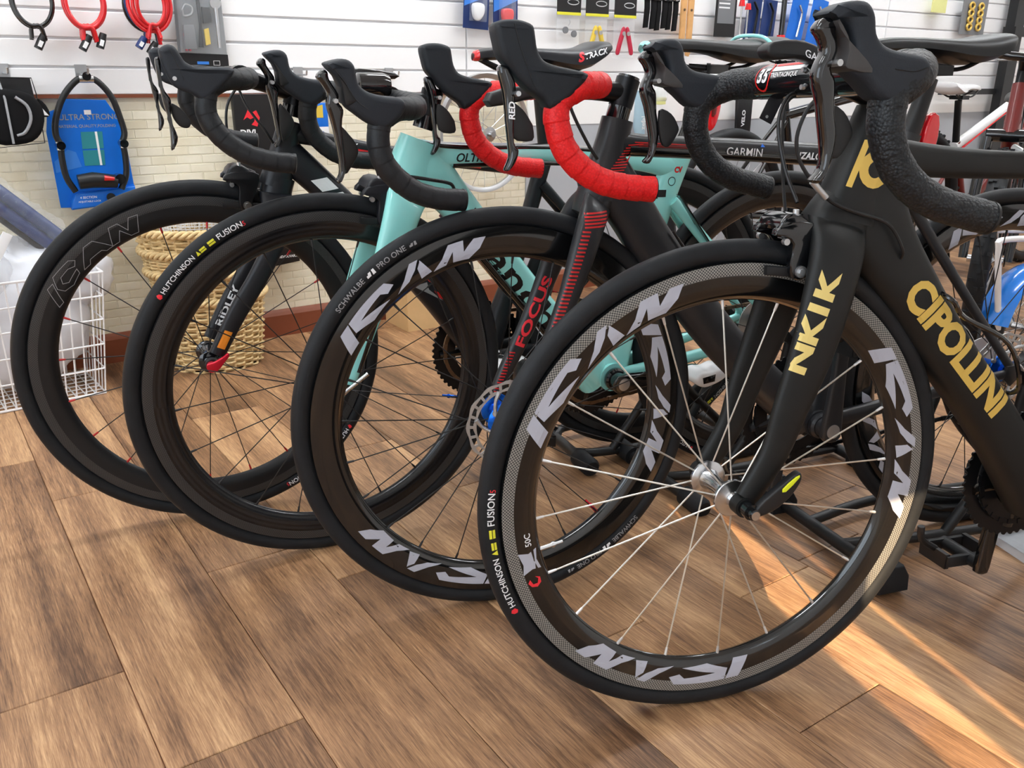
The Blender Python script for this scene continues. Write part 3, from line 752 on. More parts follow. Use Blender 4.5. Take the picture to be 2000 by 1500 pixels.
    path = [(ra[0]+.0, ra[1]+.034)]+top+[(ra[0]-.02, ra[1]-.115)]
    P = [Vector((a, c)) for a, c in path]; seg = 0; acc = []
    for i in range(len(P)-1):
        d = P[i+1]-P[i]; m_ = max(1, int(d.length/.0127))
        for k in range(m_): acc.append((P[i]+d*(k/m_), d.normalized()))
    for i, (q, d) in enumerate(acc):
        rot = Matrix.Rotation(-math.atan2(d.y, d.x), 3, 'Y')
        mb.box((q.x, vc, q.y), (.0125, .0062 if i % 2 else .0034, .0075), rot)
    mb.build('chain', chain_mt, C, smooth=0)
    return C
def rear_bits(root, W):
    mb = MB()
    for k in range(9): r = .024+k*.0033; mb.lathe([(r, -.040+.0034*k), (r, -.0385+.0034*k)], n=40)
    mb.build('cassette', 'silver_satin', W)
    ra = (-.985, R_T); d = MB()
    d.slab([(ra[0]-.008, ra[1]-.015), (ra[0]+.012, ra[1]-.028), (ra[0]+.012, ra[1]-.060), (ra[0]-.010, ra[1]-.075), (ra[0]-.024, ra[1]-.050)], -.066, .013, .006, smooth=2)
    d.slab([(ra[0]-.002, ra[1]-.060), (ra[0]+.014, ra[1]-.075), (ra[0]-.006, ra[1]-.140), (ra[0]-.028, ra[1]-.140), (ra[0]-.030, ra[1]-.120)], -.052, .002, .001)
    d.lathe([(.016, -.050), (.016, -.044)], (ra[0]+.002, 0, ra[1]-.076), 18); d.lathe([(.016, -.050), (.016, -.044)], (ra[0]-.016, 0, ra[1]-.130), 18)
    d.build('rear_derailleur', 'black_metal', root)
def stays(mb, bb, seat, thick=.018, drop=.0):
    for s in (1, -1):
        mb.ftube([(bb[0]-.02, bb[1], .034, .022, .030*s), (-.75, .295, .026, .018, .040*s), (-.975, R_T-.002, .018, .012, .062*s)], n=14)
        mb.ftube([(seat[0], seat[1], .022, .016, .014*s), ((seat[0]-.985)/2, (seat[1]+R_T)/2, thick, .013, .036*s), (-.985, R_T+.004, .016, .011, .062*s)], n=14)
        mb.slab([(-.995, R_T+.016), (-.968, R_T+.014), (-.965, R_T-.012), (-.982, R_T-.026), (-1.0, R_T-.010)], .064*s, .0035, .0015)
def blades(mb, pts):
    """pts: (f, w, depth, width, v) for the left blade; the right one mirrors"""
    for s in (1, -1): mb.ftube([(a, b, c, d, e*s) for a, b, c, d, e in pts], n=18)
def tube_text(name, tx, p0, d, size, obj, mt, v_from=.4, up_sign=-1, sx=1.0, **kw):
    """lettering along a tube: p0 start (f, w), d unit direction of reading, size cap height; laid onto obj's left face"""
    vf = text2d(tx, **kw) if isinstance(tx, str) else tx
    nx, nz = -d[1]*up_sign, d[0]*up_sign
    return decal(name, vf, onto(obj, lambda x, y: (p0[0]+d[0]*x*size*sx+nx*y*size, p0[1]+d[1]*x*size*sx+nz*y*size), v_from), mt, obj, .2)
def stripe(name, pts, obj, mt, v_from=.4, step=.006):
    return decal(name, flat([pts]), onto(obj, lambda x, y: (x, y), v_from), mt, obj, step)
def rim_brake(root, f, w, mt='black_gloss', bolt='silver_satin', arm2=None):
    """dual-pivot caliper bolted to the fork crown in front of the steerer"""
    mb = MB()
    for s in (1, -1):
        mb.slab([(f-.030, w+.014), (f-.004, w+.022), (f+.026, w+.018), (f+.034, w+.006), (f+.020, w+.002), (f+.008, w-.006), (f+.010, w-.030), (f+.006, w-.048), (f-.010, w-.050), (f-.016, w-.030), (f-.026, w-.008)], .0235*s, .0065, .003, smooth=2)
    mb.slab([(f-.024, w+.012), (f-.002, w+.030), (f+.018, w+.030), (f+.028, w+.016), (f+.018, w+.008), (f-.018, w+.004)], 0, .028, .005, smooth=2)
    B = mb.build('front_brake', mt, root)
    for s in (1, -1):
        MB().slab([(f-.036, w-.040), (f+.038, w-.032), (f+.038, w-.044), (f-.036, w-.052)], .0188*s, .0035, .0015, smooth=1).build('brake_pad', 'black_plastic', B)
        q = MB(); q.cyl((f-.004, .029*s, w-.040), (f-.004, .034*s, w-.040), .0075, 14); q.cyl((f-.004, .034*s, w-.040), (f-.004, .0365*s, w-.040), .0045, 6)
        q.build('pad_bolt', bolt, B); MB().cyl((f+.020, .027*s, w-.002), (f+.020, .034*s, w-.002), .0042, 10).build('pivot_bolt', bolt, B)
    q = MB(); q.cyl((f+.004, .022, w+.020), (f+.004, .022, w+.036), .0038, 10); q.box((f+.012, .018, w+.006), (.018, .010, .010)); q.build('cable_barrel', bolt, B)
    return B
def cable(root, pts, r=.0024, mt='black_plastic', name='cable', sub=5):
    return MB().tube(pts, r, 8, sub=sub).build(name, mt, root)

# ------------------------------------------------------------ A: black and gold aero bike in front
A = thing('road_bicycle', 'matt black aero road bicycle with gold lettering, nearest the camera', 'bicycle', group='road bicycles in the row'); place(A, FRAMES['A'])
HUT = lambda s, red=True: [('*', .010*s, 'decal_red_hi', .003, {}), ('HUTCHINSON', .0085*s, 'decal_white', .005, dict(bold=.012)), ('^', .008*s, 'decal_yellow', .001, {}), ('[]', .007*s, 'decal_yellow', .006, {}), ('[]', .008*s, 'decal_yellow', .006, {}), ('FUSION', .0095*s, 'decal_white', .001, dict(bold=.012)), ('5', .0075*s, 'decal_red_hi', 0, {})]
stA = dict(rim='carbon_gloss', track='track_bright', hub='silver', hub_r=.0255, spoke='spoke_silver', nip='nipple_silver', phase=-3.3, n=20, thick=True, ican=[0, 119.5, 239.0], valve=-13, ttext=[(-26, HUT(1.0))])
WA = wheel(A, 'front_wheel', 0, stA)
# rim badge
decal('rim_badge', text2d('50C', bold=.01), lambda x, y: pol(-9.8+math.degrees(x*.0085/.29), .2715+y*.0085, rim_v(.2715+y*.0085)+.0005), 'decal_white', WA)
decal('rim_badge', flat([[(0, 0), (.016, .003), (.032, 0), (.028, .012), (.032, .026), (.014, .022), (0, .026), (.004, .012)]]), lambda x, y: pol(-17.5+math.degrees(x/.285), .266+y, rim_v(.266+y)+.0005), 'decal_grey', WA)
decal('rim_badge', flat([[(0, .008), (.004, .001), (.012, 0), (.016, .006), (.011, .003), (.005, .006), (.006, .012), (.014, .014), (.010, .018), (.003, .015)]]), lambda x, y: pol(-22.2+math.degrees(x/.285), .272+y, rim_v(.272+y)+.0005), 'decal_red_hi', WA)
stAr = dict(stA, hub='black_metal', cross=50, n=24, spoke='spoke_black', nip='nipple_silver', ttext=[])
WAr = wheel(A, 'rear_wheel', -.975, stAr); rear_bits(A, WAr)
bbA = (-.545, .280)
fr = MB()
fr.ftube([(-.186, .822, .060, .046), (-.172, .780, .066, .050), (-.158, .735, .072, .054), (-.147, .690, .088, .060)], p=2.8)
fr.ftube([(-.165, .735, .110, .050), (-.205, .660, .096, .054), (-.262, .590, .080, .056), (-.335, .500, .074, .056), (-.430, .392, .074, .056), (bbA[0]+.015, bbA[1]-.020, .080, .066)], p=3.0)
fr.ftube([(-.165, .775, .060, .044), (-.235, .765, .045, .042), (-.400, .755, .036, .038), (-.700, .752, .036, .036)], p=3.2)
fr.ftube([(bbA[0], bbA[1]-.01, .064, .070), (-.600, .44, .048, .040), (-.670, .66, .044, .036), (-.702, .790, .046, .036)], p=3.0)
fr.cyl((bbA[0], -.036, bbA[1]), (bbA[0], .036, bbA[1]), .026, 24)
stays(fr, bbA, (-.655, .660))
frA = fr.build('frame', 'frame_black', A, smooth=50)
dA = Vector((-.69, -.724)).normalized()
tube_text('frame_lettering', 'CIPOLLINI', (-.2285, .5900), (dA.x, dA.y), .0455, frA, 'gold', bold=.045, space=.97)
stripe('frame_lettering', [(-.152, .790), (-.160, .790), (-.138, .733), (-.131, .735)], frA, 'gold')
cc = Vector((-.1690, .754)); ring = []
for k in range(13): a_ = math.radians(50+k*21.7); ring.append((cc.x-.023*math.cos(a_), cc.y+.023*math.sin(a_)))
for k in range(12, -1, -1): a_ = math.radians(58+k*20.4); ring.append((cc.x-.0115*math.cos(a_)*.9, cc.y+.0115*math.sin(a_)*.9))
stripe('frame_lettering', ring, frA, 'gold')
fk = MB()
blades(fk, [(-.128, .690, .085, .030, .018), (-.120, .660, .076, .034, .036), (-.103, .600, .070, .026, .050), (-.083, .528, .062, .022, .056), (-.060, .460, .050, .020, .058), (-.042, .402, .040, .019, .058), (-.008, .345, .034, .019, .058)])
fk.ftube([(-.152, .715, .074, .052), (-.135, .680, .090, .062), (-.122, .655, .074, .060)], p=2.8, sub=2)
for s in (1, -1): fk.cyl((-.002, .050*s, R_T), (-.002, .068*s, R_T), .014, 20)
fkA = fk.build('fork', 'frame_black', A, smooth=55)
dF = Vector((-.048, .132)).normalized()
tube_text('fork_lettering', 'NK1K', (-.0690, .5080), (dF.x, dF.y), .0275, fkA, 'gold_pale', sx=1.42, bold=.05, space=.98)
qr = MB(); qr.cyl((-.002, .066, R_T), (-.002, .084, R_T), .0105, 18); qr.cyl((-.002, .084, R_T), (-.002, .092, R_T), .0075, 16)
qr = qr.build('quick_release', 'black_gloss', A)
MB().slab([(-.004, .330), (-.010, .346), (-.034, .366), (-.058, .384), (-.066, .384), (-.066, .372), (-.052, .352), (-.030, .336)], .082, .006, .0025, smooth=3).build('quick_release_lever', 'black_plastic', qr)
MB().slab([(-.040, .366), (-.058, .381), (-.063, .380), (-.045, .362)], .088, .0012, .0004, smooth=2).build('lever_stripe', 'lime', qr)
MB().cyl((-.002, .092, R_T), (-.002, .0945, R_T), .006, 14).build('axle_nut', 'silver', qr)
handlebar(A, 'A', 'tape_snake', 'hood_rubber', 'black_gloss', taped_from=.13, rad=.0172, top=.0052)
stem(A, 'A', (-.186, .838), spacer=.012)
# printed panel on the far half of the bar: x runs towards the stem, y round the tube
fcA, wcA = DROPS['A'][0]
def bar_print(vf, s0, h, mt, up=0.0, lift=.0006, step=.3):
    r = .0222+lift
    decal('bar_print', vf, lambda x, y: Vector((fcA+r*math.cos((up+y*h)/r), s0+x*h, wcA+r*math.sin((up+y*h)/r))), mt, A, step)
bar_print(strip([(1.0+.95*math.cos(a), 1.0+1.15*math.sin(a)) for a in [k*PI/10 for k in range(20)]], .14), -.1310, .0185, 'decal_red', -.010)
bar_print(text2d('35', bold=.03, shear=.12), -.1255, .0200, 'decal_white', -.002, .0009)
bar_print(flat([[(0, 0), (.075, 0), (.075, .0060), (0, .0060)]]), -.0930, 1.0, 'decal_red', .0205, step=.004)
bar_print(flat([[(0, 0), (.078, 0), (.078, .0070), (0, .0070)]]), -.0935, 1.0, 'decal_white', .0125, step=.004)
bar_print(text2d('TRENTACINQUE', bold=.015), -.0935, .0072, 'decal_white', .0030)
saddle(A, -.47, -.745, .935, 'black_plastic', post=(-.702, .790))
crankset(A, bbA, 96, ring_mt='black_metal', rr=(.100, .074), pedal='black', chain_mt='black_metal')
rim_brake(A, -.070, .672)
gm = MB(); gm.slab([(-.022, .892), (-.030, .902), (-.060, .905), (-.085, .900), (-.108, .888), (-.118, .874), (-.104, .872), (-.085, .880), (-.060, .884), (-.032, .882)], -.012, .014, .004, smooth=2)
gm = gm.build('computer_mount', 'black_plastic', A)
decal('mount_print', text2d('GARMIN', bold=.01), lambda x, y: Vector((-.072-x*.0085, .0025, .8862-x*.0085*.35+y*.0085)), 'decal_white', gm)
cable(A, [(-.108, -.045, .845), (-.080, -.040, .842), (-.064, -.032, .808), (-.070, -.018, .755), (-.074, .010, .715)], .0024, name='brake_cable')
cable(A, [(-.108, .040, .845), (-.070, .034, .835), (-.054, .030, .800), (-.058, .030, .770), (-.078, .032, .742), (-.105, .034, .718), (-.140, .034, .704), (-.190, .034, .688), (-.216, .034, .655), (-.222, .024, .640)], .0025, name='gear_cable')
cable(A, [(-.108, -.050, .848), (-.085, -.050, .835), (-.079, -.046, .800), (-.082, -.040, .740), (-.085, -.03, .690)], .0022, name='gear_cable')
MB().tube([(-.078, .032, .742), (-.098, .034, .722)], .0042, 10).build('cable_adjuster', 'silver_satin', A)
bc = MB(); bc.tube([(-.325, -.034, .560), (-.30, -.038, .585), (-.29, 0, .596), (-.30, .038, .585), (-.325, .036, .560), (-.40, .040, .520), (-.435, .034, .452), (-.43, .0, .440), (-.435, -.034, .452), (-.40, -.040, .520)], .0035, 8, sub=5, closed=True)
bc.build('bottle_cage', 'carbon_gloss', A)

# ------------------------------------------------------------ B: grey-black bike with red bar tape
B = thing('road_bicycle', 'dark grey disc-brake road bicycle with bright red bar tape', 'bicycle', group='road bicycles in the row'); place(B, FRAMES['B'])
SCH = [('SCHWALBE', .0085, 'decal_line', .006, dict(bold=.01)), ('>>', .008, 'decal_white', .006, {}), ('PRO ONE', .0085, 'decal_line', .006, dict(bold=.01)), ('>>', .006, 'decal_line', 0, {})]
stB = dict(rim='carbon_gloss', track=None, hub='blue_ano', hub_r=.027, spoke='spoke_black', nip='spoke_black', phase=4, n=24, cross=46, ican=[9, 130.5, 251], valve=-131, vmat='red_ano', ttext=[(37, SCH), (-139, SCH)])
WB = wheel(B, 'front_wheel', 0, stB); disc_rotor(WB, .040)
hb = MB(); hb.lathe([(.012, .030), (.034, .032), (.036, .036), (.030, .041), (.014, .043)], n=28); hb.build('rotor_carrier', 'blue_ano', WB)
stBr = dict(stB, ttext=[], ican=[40, 160, 280], phase=0)
WBr = wheel(B, 'rear_wheel', -.985, stBr); disc_rotor(WBr, .040); rear_bits(B, WBr)
bbB = (-.585, .268)
fr = MB()
fr.ftube([(-.186, .797, .048, .044), (-.176, .755, .052, .046), (-.165, .715, .060, .050), (-.155, .680, .066, .054)], p=2.4)
fr.ftube([(-.165, .720, .080, .050), (-.210, .662, .076, .054), (-.264, .588, .074, .056), (-.400, .425, .070, .056), (bbB[0]+.01, bbB[1], .070, .064)], p=2.8)
fr.ftube([(-.176, .762, .044, .044), (-.235, .758, .032, .042), (-.400, .749, .034, .044), (-.560, .738, .036, .044), (-.722, .732, .034, .036)], p=2.6)
fr.ftube([(bbB[0], bbB[1], .060, .066), (-.640, .45, .040, .036), (-.716, .705, .038, .034), (-.735, .770, .038, .034)], p=2.6)
fr.cyl((bbB[0], -.036, bbB[1]), (bbB[0], .036, bbB[1]), .025, 24)
stays(fr, bbB, (-.712, .690))
frB = fr.build('frame', 'frame_grey', B, smooth=50)
# dark lower half of the top tube and down tube with red pinstripes
dT = (-.9985, -.055)
lo = MB(); lo.ftube([(-.200, .7515, .020, .0458), (-.400, .7415, .021, .0454), (-.560, .7305, .022, .0452), (-.715, .724, .020, .0372)], p=3); lo.build('lower_tube_paint', 'carbon_gloss', frB)
for k in range(11):
    f0, w0 = -.160-.0036*k, .716+.0042*k
    stripe('red_stripe', [(f0, w0), (f0-.026, w0+.0012), (f0-.026, w0+.0030), (f0, w0+.0018)], frB, 'decal_red')
stripe('red_stripe', [(-.212, .7615), (-.330, .7545), (-.330, .7495), (-.216, .7565)], frB, 'dark_red')
stripe('red_stripe', [(-.207, .7640), (-.310, .7580), (-.310, .7565), (-.207, .7625)], frB, 'decal_red')
decal('frame_lettering', text2d('GARMIN', bold=.006), onto(frB, lambda x, y: (-.366-x*.0125, .7415+y*.0125-x*.0125*.055), lift=.0024), 'decal_white', frB)
decal('frame_lettering', flat([[(0, 0), (1, 0), (.5, .9)]]), onto(frB, lambda x, y: (-.427-x*.008, .7530+y*.006), lift=.0024), 'decal_blue', frB)
decal('frame_lettering', text2d('IZALCO', bold=.03, shear=.15), onto(frB, lambda x, y: (-.500-x*.0115, .7330+y*.0115-x*.0115*.055), lift=.0024), 'decal_white', frB)
decal('frame_lettering', text2d('MAX', bold=.03, shear=.15), onto(frB, lambda x, y: (-.500-x*.006, .7245+y*.0052-x*.006*.055), lift=.0024), 'decal_red', frB)
MB().slab([(-.288, .615), (-.276, .625), (-.315, .572), (-.328, .565)], .026, .0035, .0015).build('cage_mount_plate', 'black_gloss', frB)
fk = MB()
blades(fk, [(-.150, .675, .052, .030, .016), (-.136, .655, .046, .032, .034), (-.112, .600, .042, .026, .050), (-.090, .540, .034, .021, .056), (-.062, .472, .030, .019, .058), (-.022, .392, .026, .018, .058), (-.003, .345, .024, .018, .058)])
fk.ftube([(-.160, .695, .062, .050), (-.145, .665, .056, .058), (-.135, .650, .044, .052)], sub=2)
for s in (1, -1): fk.cyl((0, .050*s, R_T), (0, .066*s, R_T), .013, 20)
fkB = fk.build('fork', 'frame_grey', B, smooth=55)
for k in range(5):
    z = .660-.0050*k
    stripe('red_stripe', [(-.1165+.0005*k, z), (-.158, z+.001), (-.158, z+.0036), (-.1165+.0005*k, z+.0026)], fkB, 'decal_red')
for k in range(26):
    w = .634-.0058*k; c = -.114+(.600-w)*(.022/.060)+.016
    stripe('red_stripe', [(c, w), (c-.013, w-.001), (c-.013, w+.0016), (c, w+.0026)], fkB, 'decal_red')
dF = Vector((-.061, .143)).normalized()
tube_text('fork_lettering', 'FOCUS', (-.0525, .433), (dF.x, dF.y), .0172, fkB, 'decal_red_hi', v_from=-.02, sx=1.75, bold=.03, space=1.02)
for k in range(16):
    w = .426-.0050*k; c = -.042+(.426-w)*.44+.014
    stripe('red_stripe', [(c, w), (c-.009, w-.001), (c-.009, w+.0012), (c, w+.0022)], fkB, 'decal_red', v_from=-.02)
cal = MB(); cal.slab([(-.030, .440), (-.012, .436), (-.004, .410), (-.024, .380), (-.046, .384), (-.052, .415)], .052, .016, .006, smooth=2); cal.build('disc_caliper', 'black_metal', B)
handlebar(B, 'B', 'tape_red', 'hood_rubber_b', 'black_gloss', taped_from=.045, wrap_h=.0010)
tx = text2d('RED', bold=.03, shear=.1)
decal('lever_print', tx, lambda x, y: Vector((.0495+y*.0080, .2205, .800+x*.0085)), 'decal_white', B)
stem(B, 'B', (-.196, .835), spacer=.024)
saddle(B, -.630, -.880, .922, 'black_plastic', post=(-.735, .770))
rl = MB().slab([(-.768, .800), (-.758, .760), (-.762, .715), (-.780, .715), (-.790, .765), (-.786, .800)], 0, .009, .004, smooth=2); rl.build('rear_light', 'red_lens', B)
crankset(B, bbB, 92, rr=(.106, .080), arm_mt='frame_grey', chain_mt='black_metal')
cable(B, [(-.085, .035, .838), (-.100, .040, .800), (-.125, .036, .760), (-.142, .030, .740)], .0026, name='brake_hose')
cable(B, [(-.085, -.035, .838), (-.092, -.010, .800), (-.108, .012, .745), (-.118, .020, .700)], .0026, name='brake_hose')
cm = MB().slab([(.010, .835), (-.040, .845), (-.085, .842), (-.085, .832), (-.045, .825), (.010, .815)], -.03, .016, .005, smooth=2); cm.build('computer_mount', 'black_plastic', B)

# ------------------------------------------------------------ C: celeste aero bike
C_ = thing('road_bicycle', 'celeste green aero road bicycle with black bar tape', 'bicycle', group='road bicycles in the row'); place(C_, FRAMES['C'])
stC = dict(rim='carbon_weave', track='track_dark', hub='black_metal', hub_r=.019, spoke='spoke_black', nip='spoke_black', phase=-3, n=20, valve=-165, vmat='blue_ano', ttext=[(35, HUT(1.0))])
WC = wheel(C_, 'front_wheel', 0, stC)
WCr = wheel(C_, 'rear_wheel', -.985, dict(stC, cross=50, n=24, phase=0, ttext=[(-60, HUT(1.0))])); rear_bits(C_, WCr)
bbC = (-.582, .274)
fr = MB()
fr.ftube([(-.182, .752, .074, .044), (-.170, .720, .080, .046), (-.160, .690, .084, .048), (-.152, .660, .078, .050)], p=2.6)
fr.ftube([(-.180, .715, .090, .044), (-.235, .655, .070, .046), (-.317, .560, .058, .048), (-.450, .400, .060, .050), (bbC[0]+.02, bbC[1]-.01, .082, .066)], p=2.6)
fr.ftube([(-.170, .728, .056, .040), (-.250, .724, .038, .036), (-.420, .722, .032, .032), (-.600, .706, .034, .030), (-.705, .690, .046, .032)], p=2.6)
fr.ftube([(bbC[0]-.004, bbC[1], .086, .064), (-.628, .42, .060, .034), (-.680, .60, .056, .032), (-.716, .712, .060, .032)], p=2.6)
fr.cyl((bbC[0], -.034, bbC[1]), (bbC[0], .034, bbC[1]), .030, 28)
stays(fr, bbC, (-.705, .625), thick=.024)
frC = fr.build('frame', 'celeste', C_, smooth=55)
tt = MB(); tt.ftube([(-.150, .7505, .010, .030), (-.250, .7400, .012, .0335), (-.420, .7350, .010, .0300), (-.600, .7195, .010, .0285)], p=3); tt.build('top_tube_panel', 'carbon_gloss', frC)
tt = MB(); tt.ftube([(-.235, .7100, .012, .034), (-.420, .7075, .010, .0305), (-.560, .6965, .010, .0285)], p=3); tt.build('lower_tube_panel', 'carbon_gloss', frC)
dt = MB(); dt.ftube([(-.225, .620, .012, .0440), (-.300, .5345, .014, .0460), (-.436, .3745, .014, .0480)], p=3); dt.build('down_tube_panel', 'carbon_gloss', frC)
sg = MB(); sg.slab([(-.700, .640), (-.712, .630), (-.846, .470), (-.838, .478)], .036, .0075, .002); sg.build('stay_panel', 'carbon_gloss', frC)
dC = Vector((-.64, -.77)).normalized()
tube_text('frame_lettering', 'Bianchi', (-.238, .606), (dC.x, dC.y), .048, frC, 'decal_dark', sx=1.7, bold=.018)
decal('frame_lettering', text2d('OLTRE XR4', bold=.02, shear=.25), onto(frC, lambda x, y: (-.240-x*.0150, .7160+y*.0150-x*.0150*.03)), 'decal_dark', frC, .3)
decal('frame_lettering', text2d('CV', bold=.06), onto(frC, lambda x, y: (-.700-x*.011, .680+y*.012)), 'decal_red', frC, .3)
decal('frame_lettering', strip([(math.cos(a)*.008, math.sin(a)*.008) for a in [k*PI/9 for k in range(18)]], .0014), onto(frC, lambda x, y: (-.696-x, .664+y)), 'decal_dark', frC)
stripe('frame_lettering', [(-.655, .648), (-.685, .648), (-.685, .634), (-.655, .634)], frC, 'decal_dark')
fk = MB()
blades(fk, [(-.150, .668, .084, .028, .016), (-.138, .648, .068, .032, .034), (-.112, .585, .056, .026, .048), (-.085, .515, .046, .021, .054), (-.056, .440, .036, .019, .056), (-.022, .352, .028, .018, .056)])
fk.ftube([(-.152, .685, .078, .050), (-.140, .655, .074, .058)], sub=1)
for s in (1, -1): fk.cyl((-.002, .050*s, R_T), (-.002, .064*s, R_T), .013, 18)
fkC = fk.build('fork', 'celeste', C_, smooth=55)
for s in (1, -1):
    MB().ftube([(-.104, .540, .014, .0225, .0535*s), (-.070, .452, .013, .0205, .0555*s), (-.040, .372, .010, .0190, .0560*s)], p=3).build('fork_panel', 'carbon_gloss', fkC)
q = MB(); q.cyl((0, .062, R_T), (0, .078, R_T), .0085, 16); q.tube([(0, .076, R_T), (-.020, .080, .352), (-.052, .080, .374)], [.005, .0035, .004], 10, sub=3); q.build('quick_release', 'silver', C_)
handlebar(C_, 'C', 'tape_smooth', 'hood_rubber', 'black_gloss', taped_from=.05)
stem(C_, 'C', (-.198, .812), spacer=.022)
saddle(C_, -.612, -.918, .922, 'black_plastic', nose_mt='celeste', post=(-.716, .712), post_mt='carbon_gloss')
MB().tube([(-.862, -.062, .918), (-.862, -.040, .930), (-.862, 0, .9335), (-.862, .040, .930), (-.864, .066, .914), (-.866, .062, .895)], .0035, 8, sub=4).build('saddle_band', 'celeste', C_)
crankset(C_, bbC, 178, pedal='white', rr=(.106, .080))
rim_brake(C_, -.104, .664, mt='frame_navy')
cable(C_, [(-.118, .03, .812), (-.090, .03, .790), (-.086, .03, .740), (-.098, .024, .700)], name='brake_cable')
cable(C_, [(-.135, .040, .700), (-.179, .046, .693), (-.216, .046, .685), (-.230, .034, .672)], .003, name='gear_cable')
cm = MB().slab([(-.055, .862), (-.075, .866), (-.135, .860), (-.135, .850), (-.060, .850)], -.01, .022, .004, smooth=2); cm.build('bike_computer', 'black_gloss', C_)
bl = MB(); bl.lathe([(.016, -.02), (.020, -.01), (.020, .03), (.014, .034)], (-.090, .052, .842), 18, axis='x'); bl.build('front_lamp', 'black_gloss', C_)

# ------------------------------------------------------------ D: black bike at the back of the row
D_ = thing('road_bicycle', 'black road bicycle with outlined rim lettering and red spoke nipples, furthest in the row', 'bicycle', group='road bicycles in the row'); place(D_, FRAMES['D'])
stD = dict(rim='carbon_matte', track='track_dark', hub='black_gloss', hub_r=.021, spoke='spoke_black', nip='nipple_red', phase=5, n=20, valve=110, ican_line=[0], ttext=[(-146, HUT(1.0))])
WD = wheel(D_, 'front_wheel', 0, stD)
WDr = wheel(D_, 'rear_wheel', -.985, dict(stD, cross=50, n=24, phase=0)); rear_bits(D_, WDr)
bbD = (-.578, .274)
fr = MB()
fr.ftube([(-.190, .772, .046, .044), (-.170, .715, .050, .046), (-.150, .655, .060, .052)], p=2.4)
fr.ftube([(-.170, .720, .060, .046), (-.255, .637, .056, .050), (-.425, .457, .056, .052), (bbD[0]+.01, bbD[1], .066, .062)], p=2.8)
fr.ftube([(-.180, .752, .036, .040), (-.250, .736, .028, .036), (-.400, .706, .026, .032), (-.690, .666, .026, .030)], p=2.4)
fr.ftube([(bbD[0], bbD[1], .058, .062), (-.640, .46, .034, .034), (-.700, .665, .034, .032), (-.712, .705, .036, .034)], p=2.4)
fr.cyl((bbD[0], -.034, bbD[1]), (bbD[0], .034, bbD[1]), .025, 24)
stays(fr, bbD, (-.698, .640), thick=.014)
frD = fr.build('frame', 'frame_navy', D_, smooth=50)
dD = Vector((-.69, -.72)).normalized(); nD = Vector((dD.y, -dD.x))
def dpl(pts, mt):
    decal('frame_graphic', flat([pts]), onto(frD, lambda x, y: ((Vector((-.2, .694))+dD*x+nD*y).x, (Vector((-.2, .694))+dD*x+nD*y).y)), mt, frD, .012)
dpl([(.030, -.010), (.048, .016), (.078, .016), (.060, -.010)], 'decal_white')
dpl([(.066, -.012), (.088, .017), (.118, .017), (.094, -.012)], 'decal_white')
dpl([(.322, -.022), (.338, .004), (.352, -.004), (.392, .000), (.352, -.012)], 'decal_line')
dpl([(.322, .010), (.336, .020), (.356, .020), (.342, .008)], 'decal_red')
dpl([(.362, .002), (.396, .016), (.410, .010), (.380, -.002)], 'decal_red')
tt = MB(); tt.ftube([(-.235, .7315, .010, .0375), (-.400, .7010, .010, .0335), (-.560, .679, .010, .0320)], p=3); tt.build('red_tube_stripe', 'red_gloss', frD)
decal('frame_lettering', text2d('FENIX', bold=.02, shear=.2), onto(frD, lambda x, y: (-.268-x*.0105, .7285+y*.0095-x*.0105*.2)), 'decal_white', frD, .3)
fk = MB()
blades(fk, [(-.148, .645, .062, .028, .016), (-.146, .612, .052, .032, .034), (-.138, .555, .040, .026, .048), (-.100, .500, .036, .021, .054), (-.052, .430, .034, .019, .056), (-.012, .362, .030, .018, .056)][:1]+[(-.143, .615, .050, .032, .034), (-.132, .555, .040, .026, .048), (-.102, .500, .037, .022, .053), (-.056, .432, .035, .019, .056), (-.012, .356, .030, .018, .056)])
fk.ftube([(-.160, .672, .058, .050), (-.148, .635, .058, .058)], sub=1)
for s in (1, -1): fk.cyl((-.002, .050*s, R_T), (-.002, .064*s, R_T), .013, 18)
fkD = fk.build('fork', 'frame_navy', D_, smooth=55)
dF = Vector((-.038, .070)).normalized()
tube_text('fork_lettering', 'RIDLEY', (-.033, .380), (dF.x, dF.y), .0135, fkD, 'decal_white', v_from=-.02, sx=1.5, bold=.03)
decal('fork_sticker', flat([[(0, 0), (.036, 0), (.036, .015), (0, .015)]]), onto(fkD, lambda x, y: (-.0125+dF.x*x-y*.9, .372+dF.y*x-y*.4)), 'orange_label', fkD, .004)
q = MB(); q.cyl((0, .062, R_T), (0, .074, R_T), .010, 16); q.slab([(-.006, .327), (.008, .333), (.009, .344), (-.004, .347), (-.022, .356), (-.030, .362), (-.032, .356), (-.022, .344)], .074, .004, .0015, smooth=2); q.build('quick_release', 'red_ano', D_)
handlebar(D_, 'D', 'tape_smooth', 'hood_rubber', 'black_gloss', taped_from=.05)
stem(D_, 'D', (-.200, .820), spacer=.02)
sdD = saddle(D_, -.548, -.826, .905, 'frame_navy', nose_mt='red_gloss', post=(-.712, .705), flick=.016)
decal('saddle_print', text2d('TU', bold=.03, shear=.2), onto(sdD, lambda x, y: (-.592-x*.010, .890+y*.0095)), 'decal_white', sdD)
decal('saddle_print', text2d('S', bold=.05, shear=.3), onto(sdD, lambda x, y: (-.750-x*.018, .880+y*.018+x*.004)), 'decal_red_hi', sdD)
decal('saddle_print', text2d('TRACK', bold=.03, shear=.2), onto(sdD, lambda x, y: (-.764-x*.0110, .886+y*.0110+x*.0030)), 'decal_white', sdD)
crankset(D_, bbD, 250, rr=(.106, .080))
rim_brake(D_, -.090, .666, mt='black_metal', bolt='silver')
